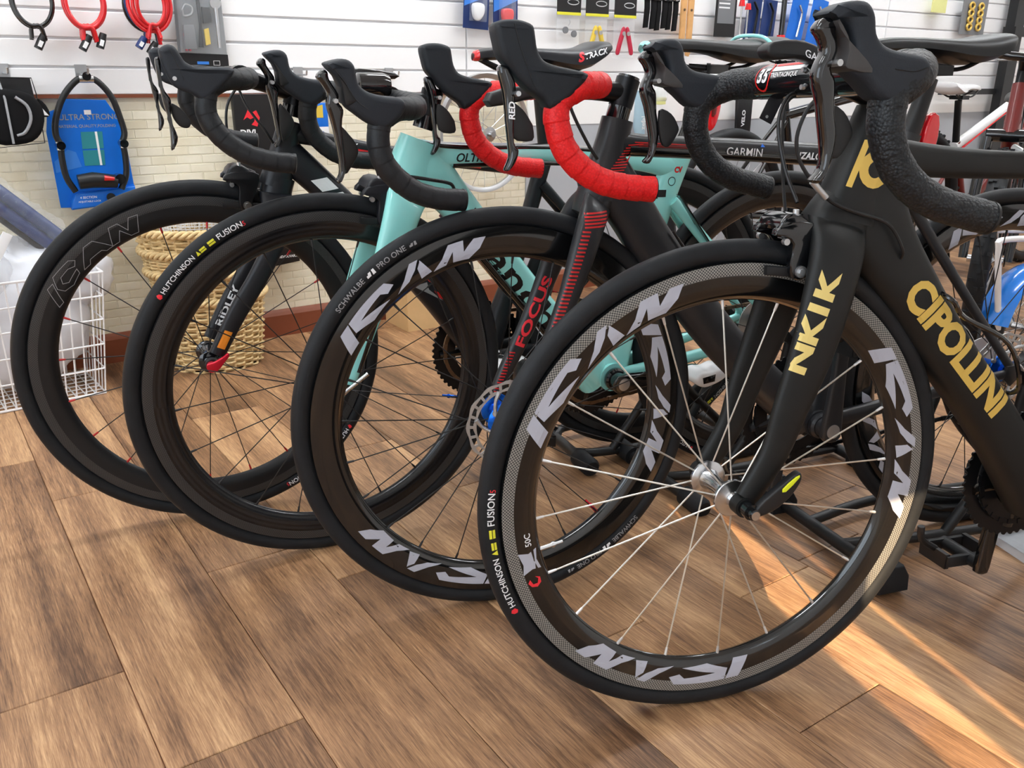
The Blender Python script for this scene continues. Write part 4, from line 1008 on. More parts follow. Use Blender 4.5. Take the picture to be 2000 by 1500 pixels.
cable(D_, [(-.10, .03, .840), (-.075, .028, .800), (-.072, .024, .750), (-.086, .022, .710)], name='brake_cable')
cable(D_, [(-.10, -.03, .840), (-.110, .01, .800), (-.135, .03, .760), (-.150, .024, .735)], name='gear_cable')

# ------------------------------------------------------------ floor stands that hold the rear wheels
def stand(b, label, fx, near, far, rub):
    S = thing('bicycle_stand', label, 'stand', group='bicycle floor stands'); place(S, FRAMES[b])
    r = .0125
    MB().tube([(fx, -far, .022), (fx, near, .022)], r, 14).build('front_bar', 'black_plastic', S)
    MB().tube([(-1.20, -far, .022), (-1.20, near, .022)], r, 14).build('rear_bar', 'black_plastic', S)
    for s in (1, -1):
        MB().tube([(fx, .05*s, .024), (-.85, .085*s, .030), (-1.20, .085*s, .024)], .0105, 12, sub=4).build('side_rail', 'black_plastic', S)
        MB().tube([(-.86, .085*s, .030), (-.96, .098*s, .20), (-.985, .098*s, .325)], .010, 12, sub=4).build('upright', 'black_plastic', S)
        MB().tube([(-1.19, .085*s, .030), (-1.02, .098*s, .20), (-.985, .098*s, .325)], .010, 12, sub=4).build('upright', 'black_plastic', S)
        MB().slab([(-.970, .325), (-.970, .350), (-.985, .336), (-1.0, .350), (-1.0, .322), (-.985, .315)], .098*s, .009, .002).build('axle_cup', 'black_metal', S)
        half = near if s > 0 else far
        for ff in (fx, -1.20):
            if rub: MB().slab([(ff+.030, .000), (ff+.030, .030), (ff+.016, .052), (ff-.016, .052), (ff-.030, .030), (ff-.030, 0)], (half+.006)*s, .026, .005).build('rubber_foot', 'rubber', S)
            else: MB().tube([(ff, (half-.05)*s, .022), (ff, (half+.01)*s, .022), (ff, (half+.018)*s, .022)], [.0215, .0215, .016], 16).build('rubber_foot', 'rubber', S)
    return S
stand('B', 'black tube floor stand with block feet under the rear wheel of the red-taped bike', -.655, .165, .150, True)
stand('C', 'black tube floor stand with round ends under the rear wheel of the celeste bike', -.720, .185, .115, False)
stand('D', 'black tube floor stand under the rear wheel of the furthest bike', -.780, .125, .115, False)
stand('A', 'black tube floor stand under the rear wheel of the gold-lettered bike', -.820, .140, .120, False)

# ================================================================== goods on the slatwall
WF = WALL_Y-.012            # face of the slats
def wtext(parent, tx, x, y, z, h, mt, rot=0.0, name='print', **kw):
    """lettering facing the room; x, z of the lower left corner in the parent's frame"""
    c, s = math.cos(rot), math.sin(rot)
    return decal(name, text2d(tx, **kw), lambda a, b: Vector((x+(a*c-b*s)*h, y, z+(a*s+b*c)*h)), mt, parent)
def wpoly(parent, pts, y, mt, name='print'):
    return decal(name, flat([pts]), lambda a, b: Vector((a, y, b)), mt, parent)
def plate(pts, y, t, bev=.001):
    """flat outline in the x-z plane given thickness t towards the room"""
    return MB().slab(pts, y-t/2, t/2, min(bev, t/2.2), n=1)
def hook(x, z, length, label, group='steel slatwall hooks'):
    """a slatwall peg: back plate in the groove, rod towards the room with an upturned tip"""
    h = thing('slatwall_hook', label, 'hook', (x, WF, z), group=group)
    MB().box((0, -.002, .010), (.030, .004, .034)).build('back_plate', 'steel_hook', h)
    MB().tube([(0, 0, .004), (0, -length*.9, .004), (0, -length, .008), (0, -length-.004, .018)], .0028, 8, sub=3).build('peg', 'steel_hook', h)
    return h
hook(.297, .838, .10, 'steel slatwall hook holding the black saddle bag', )
hook(.488, .838, .10, 'steel slatwall hook holding the folding lock')
hook(1.12, .838, .07, 'empty steel slatwall hook, left of two behind the celeste bike')
hook(1.44, .838, .07, 'empty steel slatwall hook, right of two behind the celeste bike')
hook(.385, 1.060, .09, 'steel slatwall hook with the black cable lock')
hook(.508, 1.062, .09, 'steel slatwall hook with the red cable lock')
hook(.675, 1.064, .09, 'steel slatwall hook with the red and blue cable locks')

def cable_lock(label, x, z, rx, rz, loops, barrels, y=2.745):
    t = thing('cable_lock', label, 'bike lock', (x, y, z), group='cable locks on the wall')
    for k, (mt, sx, sz, dy, r) in enumerate(loops):
        P = [(rx*sx*math.sin(a), dy+.006*math.sin(a*1.3+k), rz*sz*math.cos(a)) for a in [math.radians(168+d) for d in range(0, 385, 24)]]
        P = [(.018, dy, -rz*sz-.032)]+P+[(-.014, dy, -rz*sz-.030)]
        MB().tube(P, r, 10, sub=3).build('cable', mt, t)
    for (bx, bz, ang, mt, l) in barrels:
        d = Vector((math.sin(ang), 0, -math.cos(ang))); c = Vector((bx, -.008, bz))
        B_ = MB(); B_.tube([c-d*l*.5, c-d*l*.1, c+d*l*.5], [.0085, .0105, .0105], 16); B_ = B_.build('lock_barrel', mt, t)
        n_ = Vector((-d.z, 0, d.x))
        q = [c+d*l*.35+n_*.005, c+d*l*.35-n_*.005, c-d*l*.05-n_*.005, c-d*l*.05+n_*.005]
        decal('lock_label', flat([[(0, 0), (1, 0), (1, 1), (0, 1)]]), lambda a, b, q=q: q[0]+(q[1]-q[0])*a+(q[3]-q[0])*b+Vector((0, -.0108, 0)), 'decal_white', B_)
    return t
cable_lock('black coiled cable lock hanging leftmost on the slatwall', .383, 1.018, .048, .064, [('black_gloss', 1, 1, 0, .0052), ('black_gloss', .93, .96, -.010, .0052)], [(.006, -.098, -.5, 'black_plastic', .040)])
cable_lock('red coiled cable lock hanging between the black and blue-red locks', .508, 1.020, .050, .066, [('red_gloss', 1, 1, 0, .0058), ('red_gloss', .92, .97, -.011, .0058), ('red_gloss', .96, .9, .010, .0058)], [(-.010, -.100, -.55, 'black_plastic', .044), (.030, -.094, -.35, 'black_plastic', .040)])
cable_lock('red and dark blue coiled cable locks bundled together', .675, 1.022, .056, .070, [('red_gloss', 1, 1, 0, .0055), ('card_navy', 1.02, .93, .012, .0055), ('red_gloss', .80, .86, -.011, .0055), ('black_gloss', 1.1, .98, .022, .005), ('red_gloss', .66, .76, -.018, .005)], [(-.034, -.098, -.6, 'card_navy', .034), (-.006, -.112, -.6, 'black_plastic', .036)])

# tool set in a blister pack
t = thing('tool_set', 'bicycle tool set in a clear blister pack beside the cable locks', 'tool set', (.822, 2.792, .955))
plate([(-.072, -.092), (.072, -.096), (.066, .13), (-.068, .13)], 0, .003).build('backing_card', 'card_grey', t)
plate([(-.073, -.093), (.073, -.097), (.0725, -.058), (-.0725, -.055)], -.003, .002).build('card_footer', 'card_black', t)
MB().slab([(-.066, -.055), (.066, -.058), (.061, .124), (-.063, .124)], -.016, .012, .008).build('blister', 'clear', t)
MB().tube([(-.050, -.012, .06), (-.040, -.014, .075), (-.022, -.012, .068), (-.026, -.014, .05), (-.046, -.012, .045), (-.050, -.014, .06)], .0035, 6, sub=4).build('chain_piece', 'steel_hook', t)
MB().slab([(-.052, .020), (-.022, .022), (-.018, -.045), (-.054, -.045)], -.012, .006, .003).build('repair_box', 'card_grey', t)
MB().tube([(-.004, -.012, .11), (-.002, -.012, .02), (-.006, -.012, -.04)], [.006, .004, .008], 10).build('wrench', 'black_metal', t)
MB().slab([(.006, .070), (.028, .070), (.032, .030), (.006, .026)], -.012, .006, .003, smooth=1).build('multi_tool', 'black_plastic', t)
MB().slab([(.006, .010), (.020, .014), (.022, -.030), (.008, -.034)], -.012, .005, .002).build('tyre_lever', 'tool_yellow', t)
MB().lathe([(.016, -.016), (.016, -.010)], (.046, 0, .082), 20).build('freewheel_tool', 'silver_satin', t)
MB().tube([(.046, -.013, .07), (.048, -.013, -.04)], [.006, .0045], 10).build('spanner', 'silver_satin', t)
for k in range(2): MB().tube([(-.050+.010*k, -.010, -.002), (-.048+.010*k, -.010, -.050)], .0035, 8).build('screwdriver', 'tool_red', t)
wpoly(t, [(-.020, -.086), (.014, -.086), (.014, -.078), (-.020, -.078)], -.0054, 'card_sky'); decal('print', strip([(.028, -.088), (.046, -.088), (.046, -.076), (.028, -.076)], .0014), lambda a, b: Vector((a, -.0054, b)), 'decal_white', t)

# saddle bag in its packaging, far left
t = thing('saddle_bag', 'black saddle bag with grey reflective curve on a hanging card, leftmost on the wall', 'bag', (.292, 2.745, .758))
plate([(-.055, .075), (.058, .072), (.064, -.015), (-.058, -.02)], .004, .002).build('header_card', 'card_black', t)
MB().slab([(-.056, .02), (-.030, .045), (.030, .040), (.062, .018), (.074, -.020), (.058, -.068), (.020, -.092), (-.050, -.090), (-.062, -.040)], -.022, .026, .016, smooth=3, n=4).build('bag_body', 'fabric_black', t)
MB().tube([(.010, -.050, .026), (.034, -.050, .004), (.038, -.050, -.030), (.020, -.048, -.062), (.000, -.046, -.070)], .004, 8, sub=4).build('reflective_piping', 'fabric_grey', t)
MB().slab([(.066, .020), (.082, .004), (.088, -.020), (.074, -.026), (.064, -.006)], -.020, .016, .006, smooth=2).build('side_flap', 'fabric_black', t)
wpoly(t, [(.070, -.002), (.084, -.022), (.066, -.020)], -.0372, 'decal_white')
MB().tube([(-.060, -.006, .074), (.060, -.006, .072), (.066, -.008, .030), (.062, -.05, -.09), (-.058, -.05, -.10), (-.060, -.006, .074)], .0015, 6).build('card_frame', 'black_plastic', t)
MB().tube([(-.020, -.010, .082), (-.014, -.052, .02), (-.012, -.054, -.09)], .003, 6).build('strap', 'fabric_grey', t)
wpoly(t, [(-.048, .062), (-.030, .064), (-.030, .052), (-.039, .044), (-.048, .052)], .0024, 'decal_red_hi')
wtext(t, 'S', -.022, .0024, .050, .012, 'decal_white', bold=.02)
wtext(t, 'H.P.', -.044, .0024, .030, .008, 'decal_white', bold=.02)

# folding lock on its blue card
t = thing('folding_lock', 'black folding link lock strapped to a bright blue display card', 'bike lock', (.478, 2.755, .63))
plate([(-.064, .146), (.056, .142), (.068, .120), (.092, .090), (.104, -.130), (.020, -.142), (-.010, -.150), (-.100, -.146), (-.106, .060), (-.096, .112), (-.070, .120)], .022, .003).build('display_card', 'card_blue', t)
MB().slab([(-.072, -.130), (-.060, -.108), (.100, -.094), (.104, -.140), (-.074, -.152)], .012, .014, .006, smooth=1).build('card_tray', 'card_blue', t)
for s in (-1, 1):
    MB().tube([(.008, -.010, .205), (.030*s+.008, -.012, .190), (.062*s+.005, -.012, .150), (.082*s, -.012, .095), (.088*s, -.012, .055), (.080*s, -.012, .030)], .0085, 12, sub=4).build('lock_link', 'black_plastic', t)
    MB().tube([(.080*s, -.012, .022), (.082*s, -.012, -.010), (.078*s, -.012, -.060), (.060*s, -.012, -.100)], .0085, 12, sub=4).build('lock_link', 'black_plastic', t)
    MB().tube([(.081*s, -.028, .026), (.081*s, .004, .026)], .0115, 16).build('hinge', 'black_gloss', t)
    MB().tube([(.081*s, -.012, .036), (.081*s, -.012, .014)], .0105, 16).build('hinge_collar', 'silver', t)
MB().tube([(.008, -.028, .205), (.008, .006, .205)], .0115, 16).build('hinge', 'black_gloss', t)
MB().tube([(-.010, -.012, .198), (.026, -.012, .198)], .010, 16).build('hinge_collar', 'silver', t)
MB().tube([(-.050, -.014, -.074), (-.012, -.016, -.070), (.050, -.014, -.078)], [.020, .022, .018], 16).build('lock_body', 'black_plastic', t)
MB().tube([(.014, -.036, -.064), (.040, -.036, -.068)], [.008, .005], 12).build('lock_key', 'red_gloss', t)
MB().tube([(.058, -.030, -.070), (.058, .004, -.070)], .014, 18).build('lock_cap', 'black_gloss', t)
MB().lathe([(.012, -.012), (.012, -.006), (.010, -.004)], (.030, 0, -.122), 18).build('tray_stud', 'black_plastic', t)
wtext(t, 'ULTRA STRONG', -.070, .0185, .090, .0155, 'decal_line', bold=.01)
wtext(t, 'MATERIAL QUALITY,FOLDING', -.076, .0185, .068, .0095, 'decal_line', bold=.01)
wpoly(t, [(-.020, .058), (.036, .058), (.034, .012), (-.022, .012)], .0182, 'card_teal')
wpoly(t, [(-.022, .008), (.034, .008), (.032, -.034), (-.022, -.034)], .0182, 'card_teal')
wpoly(t, [(.016, .058), (.022, .058), (.024, -.034), (.018, -.034)], .0178, 'decal_white')
wpoly(t, [(-.098, -.02), (-.060, .012), (-.040, .004), (-.030, -.036), (-.098, -.050)], .0182, 'card_sky')
wtext(t, '4 SECTION', -.050, -.0025, -.122, .0065, 'decal_white', bold=.01)
wtext(t, 'ADJUSTABLE LOCK', -.056, -.0025, -.134, .0065, 'decal_white', bold=.01)
wpoly(t, [(-.004, .116), (.014, .116), (.014, .104), (-.004, .104)], .0182, 'decal_white')

# tall black pack on the tile behind the furthest bike
t = thing('black_pack', 'tall black product pack with red emblem hanging on the cream wall', 'package', (.965, 2.785, .52))
MB().slab([(-.074, .265), (.060, .265), (.104, -.262), (.006, -.272), (-.064, -.262)], 0, .012, .004).build('pack_body', 'card_black', t)
wpoly(t, [(-.046, .190), (-.030, .220), (-.022, .210), (-.004, .218), (.006, .196), (-.004, .170), (-.022, .176), (-.012, .186), (-.010, .198), (-.024, .192), (-.034, .198)], -.0126, 'decal_red_hi')
wtext(t, 'DIVI', -.058, -.0126, .142, .020, 'decal_white', bold=.03)
wtext(t, 'www.REVOLVAR.co.kr', .004, -.0126, -.246, .0085, 'decal_white', bold=.02)
# small blue and yellow pouch next to it
t = thing('energy_pouch', 'small blue and yellow pouch hanging behind the celeste bike', 'package', (1.165, 2.780, .70))
MB().slab([(-.030, .056), (.032, .058), (.034, -.056), (-.032, -.056)], 0, .008, .006, smooth=1).build('pouch', 'card_blue', t)
wpoly(t, [(-.020, .044), (.014, .052), (.014, .012), (-.022, .012)], -.0086, 'tool_yellow')
wpoly(t, [(-.030, -.016), (.030, -.016), (.034, -.050), (.012, -.030), (-.010, -.034), (-.030, -.050)], -.0086, 'decal_white')

# 16-inch spare wheel hanging on the wall behind the red bars
t = thing('spare_wheel', 'small silver spoked wheel hanging on the wall behind the red handlebar', 'wheel', (1.79, 2.760, .645))
t.rotation_euler = (0, 0, .10)
MB().lathe([(.200, -.011), (.206, -.012), (.206, .012), (.200, .011), (.190, .006), (.190, -.006)], n=64, closed=True).build('rim', 'silver_satin', t)
MB().lathe([(.006, -.05), (.010, -.05), (.010, -.034), (.026, -.032), (.026, -.028), (.011, -.022), (.011, .022), (.026, .028), (.026, .032), (.010, .034), (.010, .05), (.006, .05)], n=24).build('hub', 'silver', t)
for k in range(20):
    s = 1 if k % 2 else -1; a = k*18; d = 40*(1 if (k//2) % 2 else -1)
    MB().tube([pol(a+d, .024, .030*s), pol(a, .192, 0)], .0011, 6).build('spoke', 'silver', t)

def hang_card(name, label, cat_, x, z, w, h, mt, y=2.775, parts=(), group=None, tilt=0.0):
    t = thing(name, label, cat_, (x, y, z), group=group); t.rotation_euler = (0, tilt, 0)
    plate([(-w/2, -h/2), (w/2, -h/2), (w/2, h/2), (-w/2, h/2)], 0, .003).build('card', mt, t)
    return t
# two blue light packs
for k, (x, dx, red) in enumerate(((1.765, -.004, 'white_gloss'), (1.885, .0, 'red_lens'))):
    t = hang_card('bike_light_pack', ('blue card with a clear bike light, left of the pair above the red handlebar', 'blue card with a red bike light, right of the pair above the red handlebar')[k], 'bike light', x, 1.085-.012*k, .104, .18-.02*k, 'card_navy', group='bike light cards', tilt=.05-.06*k)
    wpoly(t, [(-.05, -.02), (.05, .02), (.05, .085), (-.05, .085)], -.0034, 'card_sky')
    MB().slab([(-.020, -.010), (.018, -.010), (.022, -.038), (.006, -.062), (-.012, -.060), (-.022, -.038)], -.014, .012, .007, smooth=3).build('lamp', red, t)
    MB().slab([(-.030, .050), (.030, .050), (.030, -.066), (-.030, -.066)], -.016, .013, .006).build('blister', 'clear', t)
# brake pad / pliers packs
for k, (x, lab, mt) in enumerate(((2.165, 'clear bag of two silver buttons under a black header card', None), (2.300, 'clear bag with gold yellow brake shoes under a black header card', 'tool_yellow'), (2.440, 'clear bag with crimson brake shoes under a black header card', 'tool_red'))):
    t = thing('brake_shoe_pack', lab, 'package', (x, 2.770, 1.045), group='brake shoe packs')
    plate([(-.056, .010), (.056, .010), (.056, .10), (-.056, .10)], 0, .002).build('header_card', 'card_black', t)
    plate([(-.056, .010), (.056, .010), (.056, .020), (-.056, .020)], -.002, .001).build('yellow_edge', 'decal_yellow', t)
    decal('print', strip([(.018+.026*math.cos(a), .055+.009*math.sin(a)) for a in [q*PI/8 for q in range(16)]], .003), lambda a, b: Vector((a, -.0028, b)), 'decal_white', t)
    plate([(-.054, -.135), (.054, -.135), (.054, .010), (-.054, .010)], .003, .001).build('clear_bag', 'clear', t)
    if mt:
        for s in (-1, 1):
            MB().slab([(.006*s, -.024), (.016*s, -.028), (.036*s, -.088), (.042*s, -.118), (.030*s, -.122), (.020*s, -.090), (.004*s, -.040)], -.006, .006, .003, smooth=2).build('brake_shoe', mt, t)
            MB().lathe([(.008, -.014), (.008, -.011)], (.012*s, 0, -.046), 14).build('bolt', 'silver_satin', t)
    else:
        for s in (-1, 1): MB().lathe([(.012, -.012), (.012, -.006), (.004, -.004)], (.020*s, 0, -.048-.006*s), 18).build('button', 'card_grey', t)
        MB().tube([(0, -.006, -.006), (.004, -.006, -.016), (-.004, -.006, -.026)], .0015, 6).build('chain_bit', 'silver_satin', t)
# row of black straps
for k in range(6):
    t = thing('pedal_strap', 'black pedal strap with metal buckle hanging in a tight row of six', 'strap', (2.545+.030*k, 2.765-.004*(k % 2), 1.075), group='black pedal straps')
    MB().slab([(-.010, .055), (.012, .055), (.014, .020), (.008, -.050-.004*(k % 3)), (-.012, -.052-.004*(k % 3)), (-.008, .020)], 0, .006, .002).build('strap', 'fabric_black', t)
    MB().tube([(-.010, -.008, .050), (.012, -.008, .050), (.012, -.008, .070), (-.010, -.008, .070), (-.010, -.008, .050)], .0025, 6).build('buckle', 'black_gloss', t)
for k, x in enumerate((2.755, 2.795)):
    t = thing('bamboo_stick', ('pale wooden tyre lever, left of two hanging side by side', 'pale wooden tyre lever, right of two hanging side by side')[k], 'tool', (x, 2.775, 1.03), group='wooden levers')
    MB().slab([(-.016, .12), (.016, .12), (.014, -.070-.02*k), (.004, -.088-.02*k), (-.012, -.084-.02*k)], 0, .005, .002).build('shaft', 'wood_light', t)
    MB().lathe([(.005, -.008), (.005, -.004)], (0, 0, .068), 12).build('rivet', 'chain_brown', t)
t = hang_card('valve_pack', 'black card with grey window and white print on the right slatwall', 'package', 3.00, 1.085, .125, .165, 'card_black')
wpoly(t, [(-.05, -.03), (.05, -.03), (.05, .07), (-.05, .07)], -.0034, 'card_grey')
for k in range(3): wpoly(t, [(-.045, .060-.016*k), (.02, .060-.016*k), (.02, .066-.016*k), (-.045, .066-.016*k)], -.0038, 'decal_white')
for k in range(2):
    t = thing('co2_inflator', ('silver hook tool with red top, left of two', 'silver hook tool with red top, right of two')[k], 'tool', (3.085+.04*k, 2.765, 1.06-.012*k), group='red topped tools')
    MB().tube([(0, 0, .07), (0, 0, -.05)], .004, 8).build('stem', 'silver', t); MB().tube([(0, 0, .09), (0, 0, .065)], [.010, .014], 12).build('top', 'red_gloss', t)
    MB().tube([(0, 0, -.045), (.014, 0, -.052), (.010, 0, -.068), (-.010, 0, -.068), (-.012, 0, -.055)], .005, 8, sub=3).build('foot', 'white_gloss', t)
for k, x in enumerate((3.17, 3.27, 3.46, 3.60)):
    t = hang_card('brake_cable_pack', ('dark navy hanging pack beside the red topped tools', 'dark navy hanging pack beside the floor pump', 'blue hanging pack with a silver lever, just right of the floor pump', 'blue hanging pack with a silver lever, half behind the gold-lettered bike')[k], 'package', x, 1.075, .09 if k < 2 else .11, .17 if k < 2 else .21, 'card_navy' if k < 2 else 'card_blue', group='blue hanging packs', tilt=.06 if k < 2 else .16)
    MB().tube([(-.015, -.012, .07), (.0, -.014, .05), (.012, -.012, .03), (.006, -.012, -.06)], .005, 8, sub=3).build('lever', 'silver' if k > 1 else 'black_metal', t)
t = thing('mini_pump', 'black and red mini pump standing upright on the right slatwall', 'pump', (3.36, 2.770, 1.07))
MB().tube([(0, 0, .10), (0, 0, -.05)], .012, 14).build('barrel', 'black_gloss', t); MB().tube([(0, 0, -.05), (0, 0, -.082)], [.018, .022], 16).build('base', 'red_gloss', t); MB().tube([(-.03, 0, .10), (.03, 0, .10)], .008, 10).build('grip', 'black_plastic', t)
t = hang_card('gold_chain_pack', 'grey hanging pack with a golden chain at the far right of the slatwall', 'package', 4.90, 1.155, .24, .18, 'card_grey')
for s in (-1, 1):
    for k in range(4): MB().tube([(s*.045+.022*math.cos(a), -.010, .050-.034*k+.016*math.sin(a)) for a in [q*PI/5 for q in range(10)]], .006, 6, closed=True).build('chain_loop', 'gold', t)
t = hang_card('clear_pouch', 'pale green translucent pouch high on the far right slatwall', 'package', 4.56, 1.20, .13, .08, 'pale_yellow')
t = thing('bottle_pump', 'pale blue pump pack with vertical lettering behind the black brake lever', 'pump', (2.535, 2.760, .70))
MB().tube([(0, 0, .09), (.0, 0, -.05), (.012, 0, -.09)], [.022, .024, .018], 14).build('barrel', 'pale_blue', t); MB().tube([(.014, 0, -.09), (.018, 0, -.115)], .014, 12).build('tip', 'orange_label', t)
wtext(t, 'zefal', .010, -.0250, -.060, .022, 'decal_white', rot=PI/2, bold=.02)
t = thing('patch_pot', 'small clear pot with yellow lid hanging beside the pale blue pump', 'pot', (2.64, 2.760, .785))
MB().lathe([(.010, .05), (.022, .03), (.030, 0), (.030, -.03), (.02, -.046)], n=18, axis='z').build('pot', 'clear_bag', t); MB().lathe([(.026, -.022), (.026, -.048), (.01, -.05)], n=18, axis='z').build('lid', 'pale_yellow', t)
t = thing('rear_reflector', 'glossy red oval rear lamp hanging below the slatwall', 'lamp', (2.925, 2.74, .705))
MB().slab([(-.040, .080), (.020, .085), (.042, .050), (.040, .0), (.020, -.060), (-.010, -.080), (-.030, -.05), (-.045, .02)], 0, .022, .016, smooth=3, n=4).build('lens', 'red_lens', t)
MB().slab([(-.020, .050), (.008, .05), (.010, -.01), (-.02, -.02)], -.004, .020, .006, smooth=2).build('lens_core', 'dark_red', t)
t = thing('saddle_cover_pack', 'tall narrow black pack with white vertical lettering below the slatwall', 'package', (3.165, 2.775, .685))
MB().slab([(-.050, .085), (.050, .085), (.052, -.085), (-.036, -.080)], 0, .008, .003).build('pack', 'card_black', t)
wtext(t, 'VELO', .008, -.0086, -.050, .022, 'decal_white', rot=PI/2, bold=.03)
t = thing('price_tag', 'small dark swing tag hanging on a thread under the gold-lettered bike bar', 'tag', (.988, .815, .8265), .5)
t.rotation_euler = (0, .42, -.35)
MB().slab([(-.010, .024), (.010, .024), (.010, -.024), (-.010, -.024)], 0, .0006, .0002).build('tag_card', 'frame_navy', t); MB().tube([(0, 0, .022), (.004, 0, .040), (.010, .004, .056)], .0004, 5).build('thread', 'black_plastic', t)
MB().lathe([(.0022, -.0012), (.0022, .0012)], (-.001, 0, -.018), 10).build('eyelet', 'silver', t)
# rack post
t = thing('rack_post', 'black steel display post standing against the right slatwall', 'post', (5.30, 2.755, 0))
MB().box((0, 0, .85), (.10, .05, 1.70)).build('upright', 'black_plastic', t); MB().box((0, -.005, .015), (.20, .10, .03)).build('foot_plate', 'black_metal', t); MB().box((-.30, .02, .775), (.60, .02, .03)).build('cross_bar', 'black_plastic', t); MB().box((0, -.01, 1.09), (.14, .07, .05)).build('clamp', 'black_plastic', t)

# ================================================================== baskets, bags and boxes by the wall
def wicker(label, x, y, z0, h, rb, rt, rows_from=0.0, rx=1.0):
    t = thing('wicker_basket', label, 'basket', (x, y, z0), group='stacked wicker baskets')
    st = 26; n = st*8; pitch = .0088; mb = MB(); k = 0; z = h*rows_from
    while z < h-.012:
        r = rb+(rt-rb)*(z/h)**.8; ph = PI*(k % 2)
        mb.tube([((r+.0062*math.sin(st/2*2*PI*j/n+ph))*math.cos(2*PI*j/n)*rx, (r+.0062*math.sin(st/2*2*PI*j/n+ph))*math.sin(2*PI*j/n), z+.0008*math.sin(5*2*PI*j/n+k)) for j in range(n)], .0037, 5, closed=True)
        z += pitch; k += 1
    tag(mb.build('weave', 'wicker', t, smooth=80), kind='stuff')
    mb = MB()
    for j in range(st):
        a = 2*PI*j/st; P = []
        for q in range(5): zz = h*(rows_from+(1-rows_from)*q/4); r = rb+(rt-rb)*(zz/h)**.8; P.append((r*math.cos(a)*rx, r*math.sin(a), zz))
        mb.tube(P, .0040, 6)
    tag(mb.build('stakes', 'wicker', t), kind='stuff')
    rm = MB()
    for q in range(3):
        rm.tube([((rt+.007+.0075*math.cos(18*2*PI*j/144+q*2.09))*math.cos(2*PI*j/144)*rx, (rt+.007+.0075*math.cos(18*2*PI*j/144+q*2.09))*math.sin(2*PI*j/144), h-.006+.0075*math.sin(18*2*PI*j/144+q*2.09)) for j in range(144)], .0056, 6, closed=True)
    rm.build('braided_rim', 'wicker', t, smooth=80)
    if rows_from == 0: MB().lathe([(.002, .004), (rb-.004, .004), (rb-.004, .010), (.002, .010)], n=40, axis='z').build('base', 'wicker', t)
    return t
WBX, WBY = .735, 2.655
wicker('bottom wicker basket of the stack, standing on the floor', WBX, WBY, .002, .225, .118, .138, 0, 1.08)
wicker('second wicker basket from the bottom of the stack', WBX-.012, WBY, .080, .225, .108, .146, .52, 1.06)
wicker('third wicker basket from the bottom of the stack', WBX-.020, WBY, .142, .225, .108, .148, .52, 1.06)
wicker('topmost wicker basket of the stack', WBX-.030, WBY, .204, .225, .108, .152, .52, 1.06)
t = thing('mesh_basket', 'white plastic mesh basket lying in the topmost wicker basket', 'basket', (WBX-.02, WBY, .40))
mb = MB()
for k in range(9): mb.lathe([(.100+.0016*k, .002+.0085*k), (.1025+.0016*k, .002+.0085*k), (.1025+.0016*k, .0045+.0085*k), (.100+.0016*k, .0045+.0085*k)], n=56, closed=True, axis='z')
for k in range(56):
    a = 2*PI*k/56; mb.tube([(.101*math.cos(a), .101*math.sin(a), 0), (.1155*math.cos(a), .1155*math.sin(a), .078)], .0016, 4)
tag(mb.build('mesh_wall', 'white_gloss', t, smooth=0), kind='stuff')
MB().lathe([(.112, .074), (.122, .074), (.122, .082), (.112, .082)], n=56, closed=True, axis='z').build('rim', 'white_gloss', t)

# white wire basket with plastic bags
t = thing('wire_basket', 'white wire basket stuffed with plastic bags by the wall', 'basket', (.205, 2.640, 0), .06)
bw, bd, bh = .205, .135, .345
def bxz(z, k): return k*(1-.16*(1-z/bh))
for i, z in enumerate((.004, .075, .145, .215, .280, bh)):
    w_, d_ = bxz(z, bw), bxz(z, bd)
    MB().tube([(-w_, -d_, z), (w_, -d_, z), (w_, d_, z), (-w_, d_, z)], .0036 if i in (0, 5) else .0026, 8, closed=True).build('wire_ring', 'white_wire', t)
mb = MB()
for k in range(15):
    a = -1+2*k/14
    mb.tube([(a*bw, -bd, bh), (a*bxz(0, bw), -bxz(0, bd), .004), (a*bxz(0, bw), bxz(0, bd), .004), (a*bw, bd, bh)], .0021, 6)
for k in range(8):
    a = -1+2*k/7
    mb.tube([(-bw, a*bd, bh), (-bxz(0, bw), a*bxz(0, bd), .004), (bxz(0, bw), a*bxz(0, bd), .004), (bw, a*bd, bh)], .0021, 6)
tag(mb.build('wire_grid', 'white_wire', t), kind='stuff')
def bag(label, c, r, seed, mt, amp=.16):
    o = MB(); nu, nv = 40, 24; rr = []
    for j in range(nv+1):
        ph = PI*j/nv; ring = []
        for i in range(nu):
            th = 2*PI*i/nu; d = Vector((math.sin(ph)*math.cos(th), math.sin(ph)*math.sin(th), math.cos(ph)))
            q = d*2.2+Vector((seed, seed*1.7, 0)); k_ = 1+amp*noise.noise(q)+amp*.55*abs(noise.noise(q*2.7))+amp*.25*noise.noise(q*6)
            ring.append((d.x*r[0]*k_, d.y*r[1]*k_, max(d.z*r[2]*k_, -r[2])))
        rr.append(ring)
    o.rings(rr, cap=False); o = o.build('plastic_bag', mt, None, smooth=70); o.location = c
    return tag(o, label, 'plastic bag', 'plastic bags in the wire basket')
bag('large cloudy plastic bag filling the wire basket', (.215, 2.64, .23), (.175, .10, .20), 3.1, 'cloudy_bag')
bag('clear plastic bag bulging from the left of the wire basket', (.100, 2.60, .34), (.12, .08, .12), 7.7, 'clear_bag', .22)
bag('crumpled plastic bag on the right of the wire basket top', (.345, 2.635, .33), (.11, .08, .10), 5.2, 'cloudy_bag', .22)
t = thing('wrapped_parts', 'dark blue tube set wrapped in shiny clear film, leaning on the wire basket', 'package', (.215, 2.60, .535))
t.rotation_euler = (0, .80, .05)
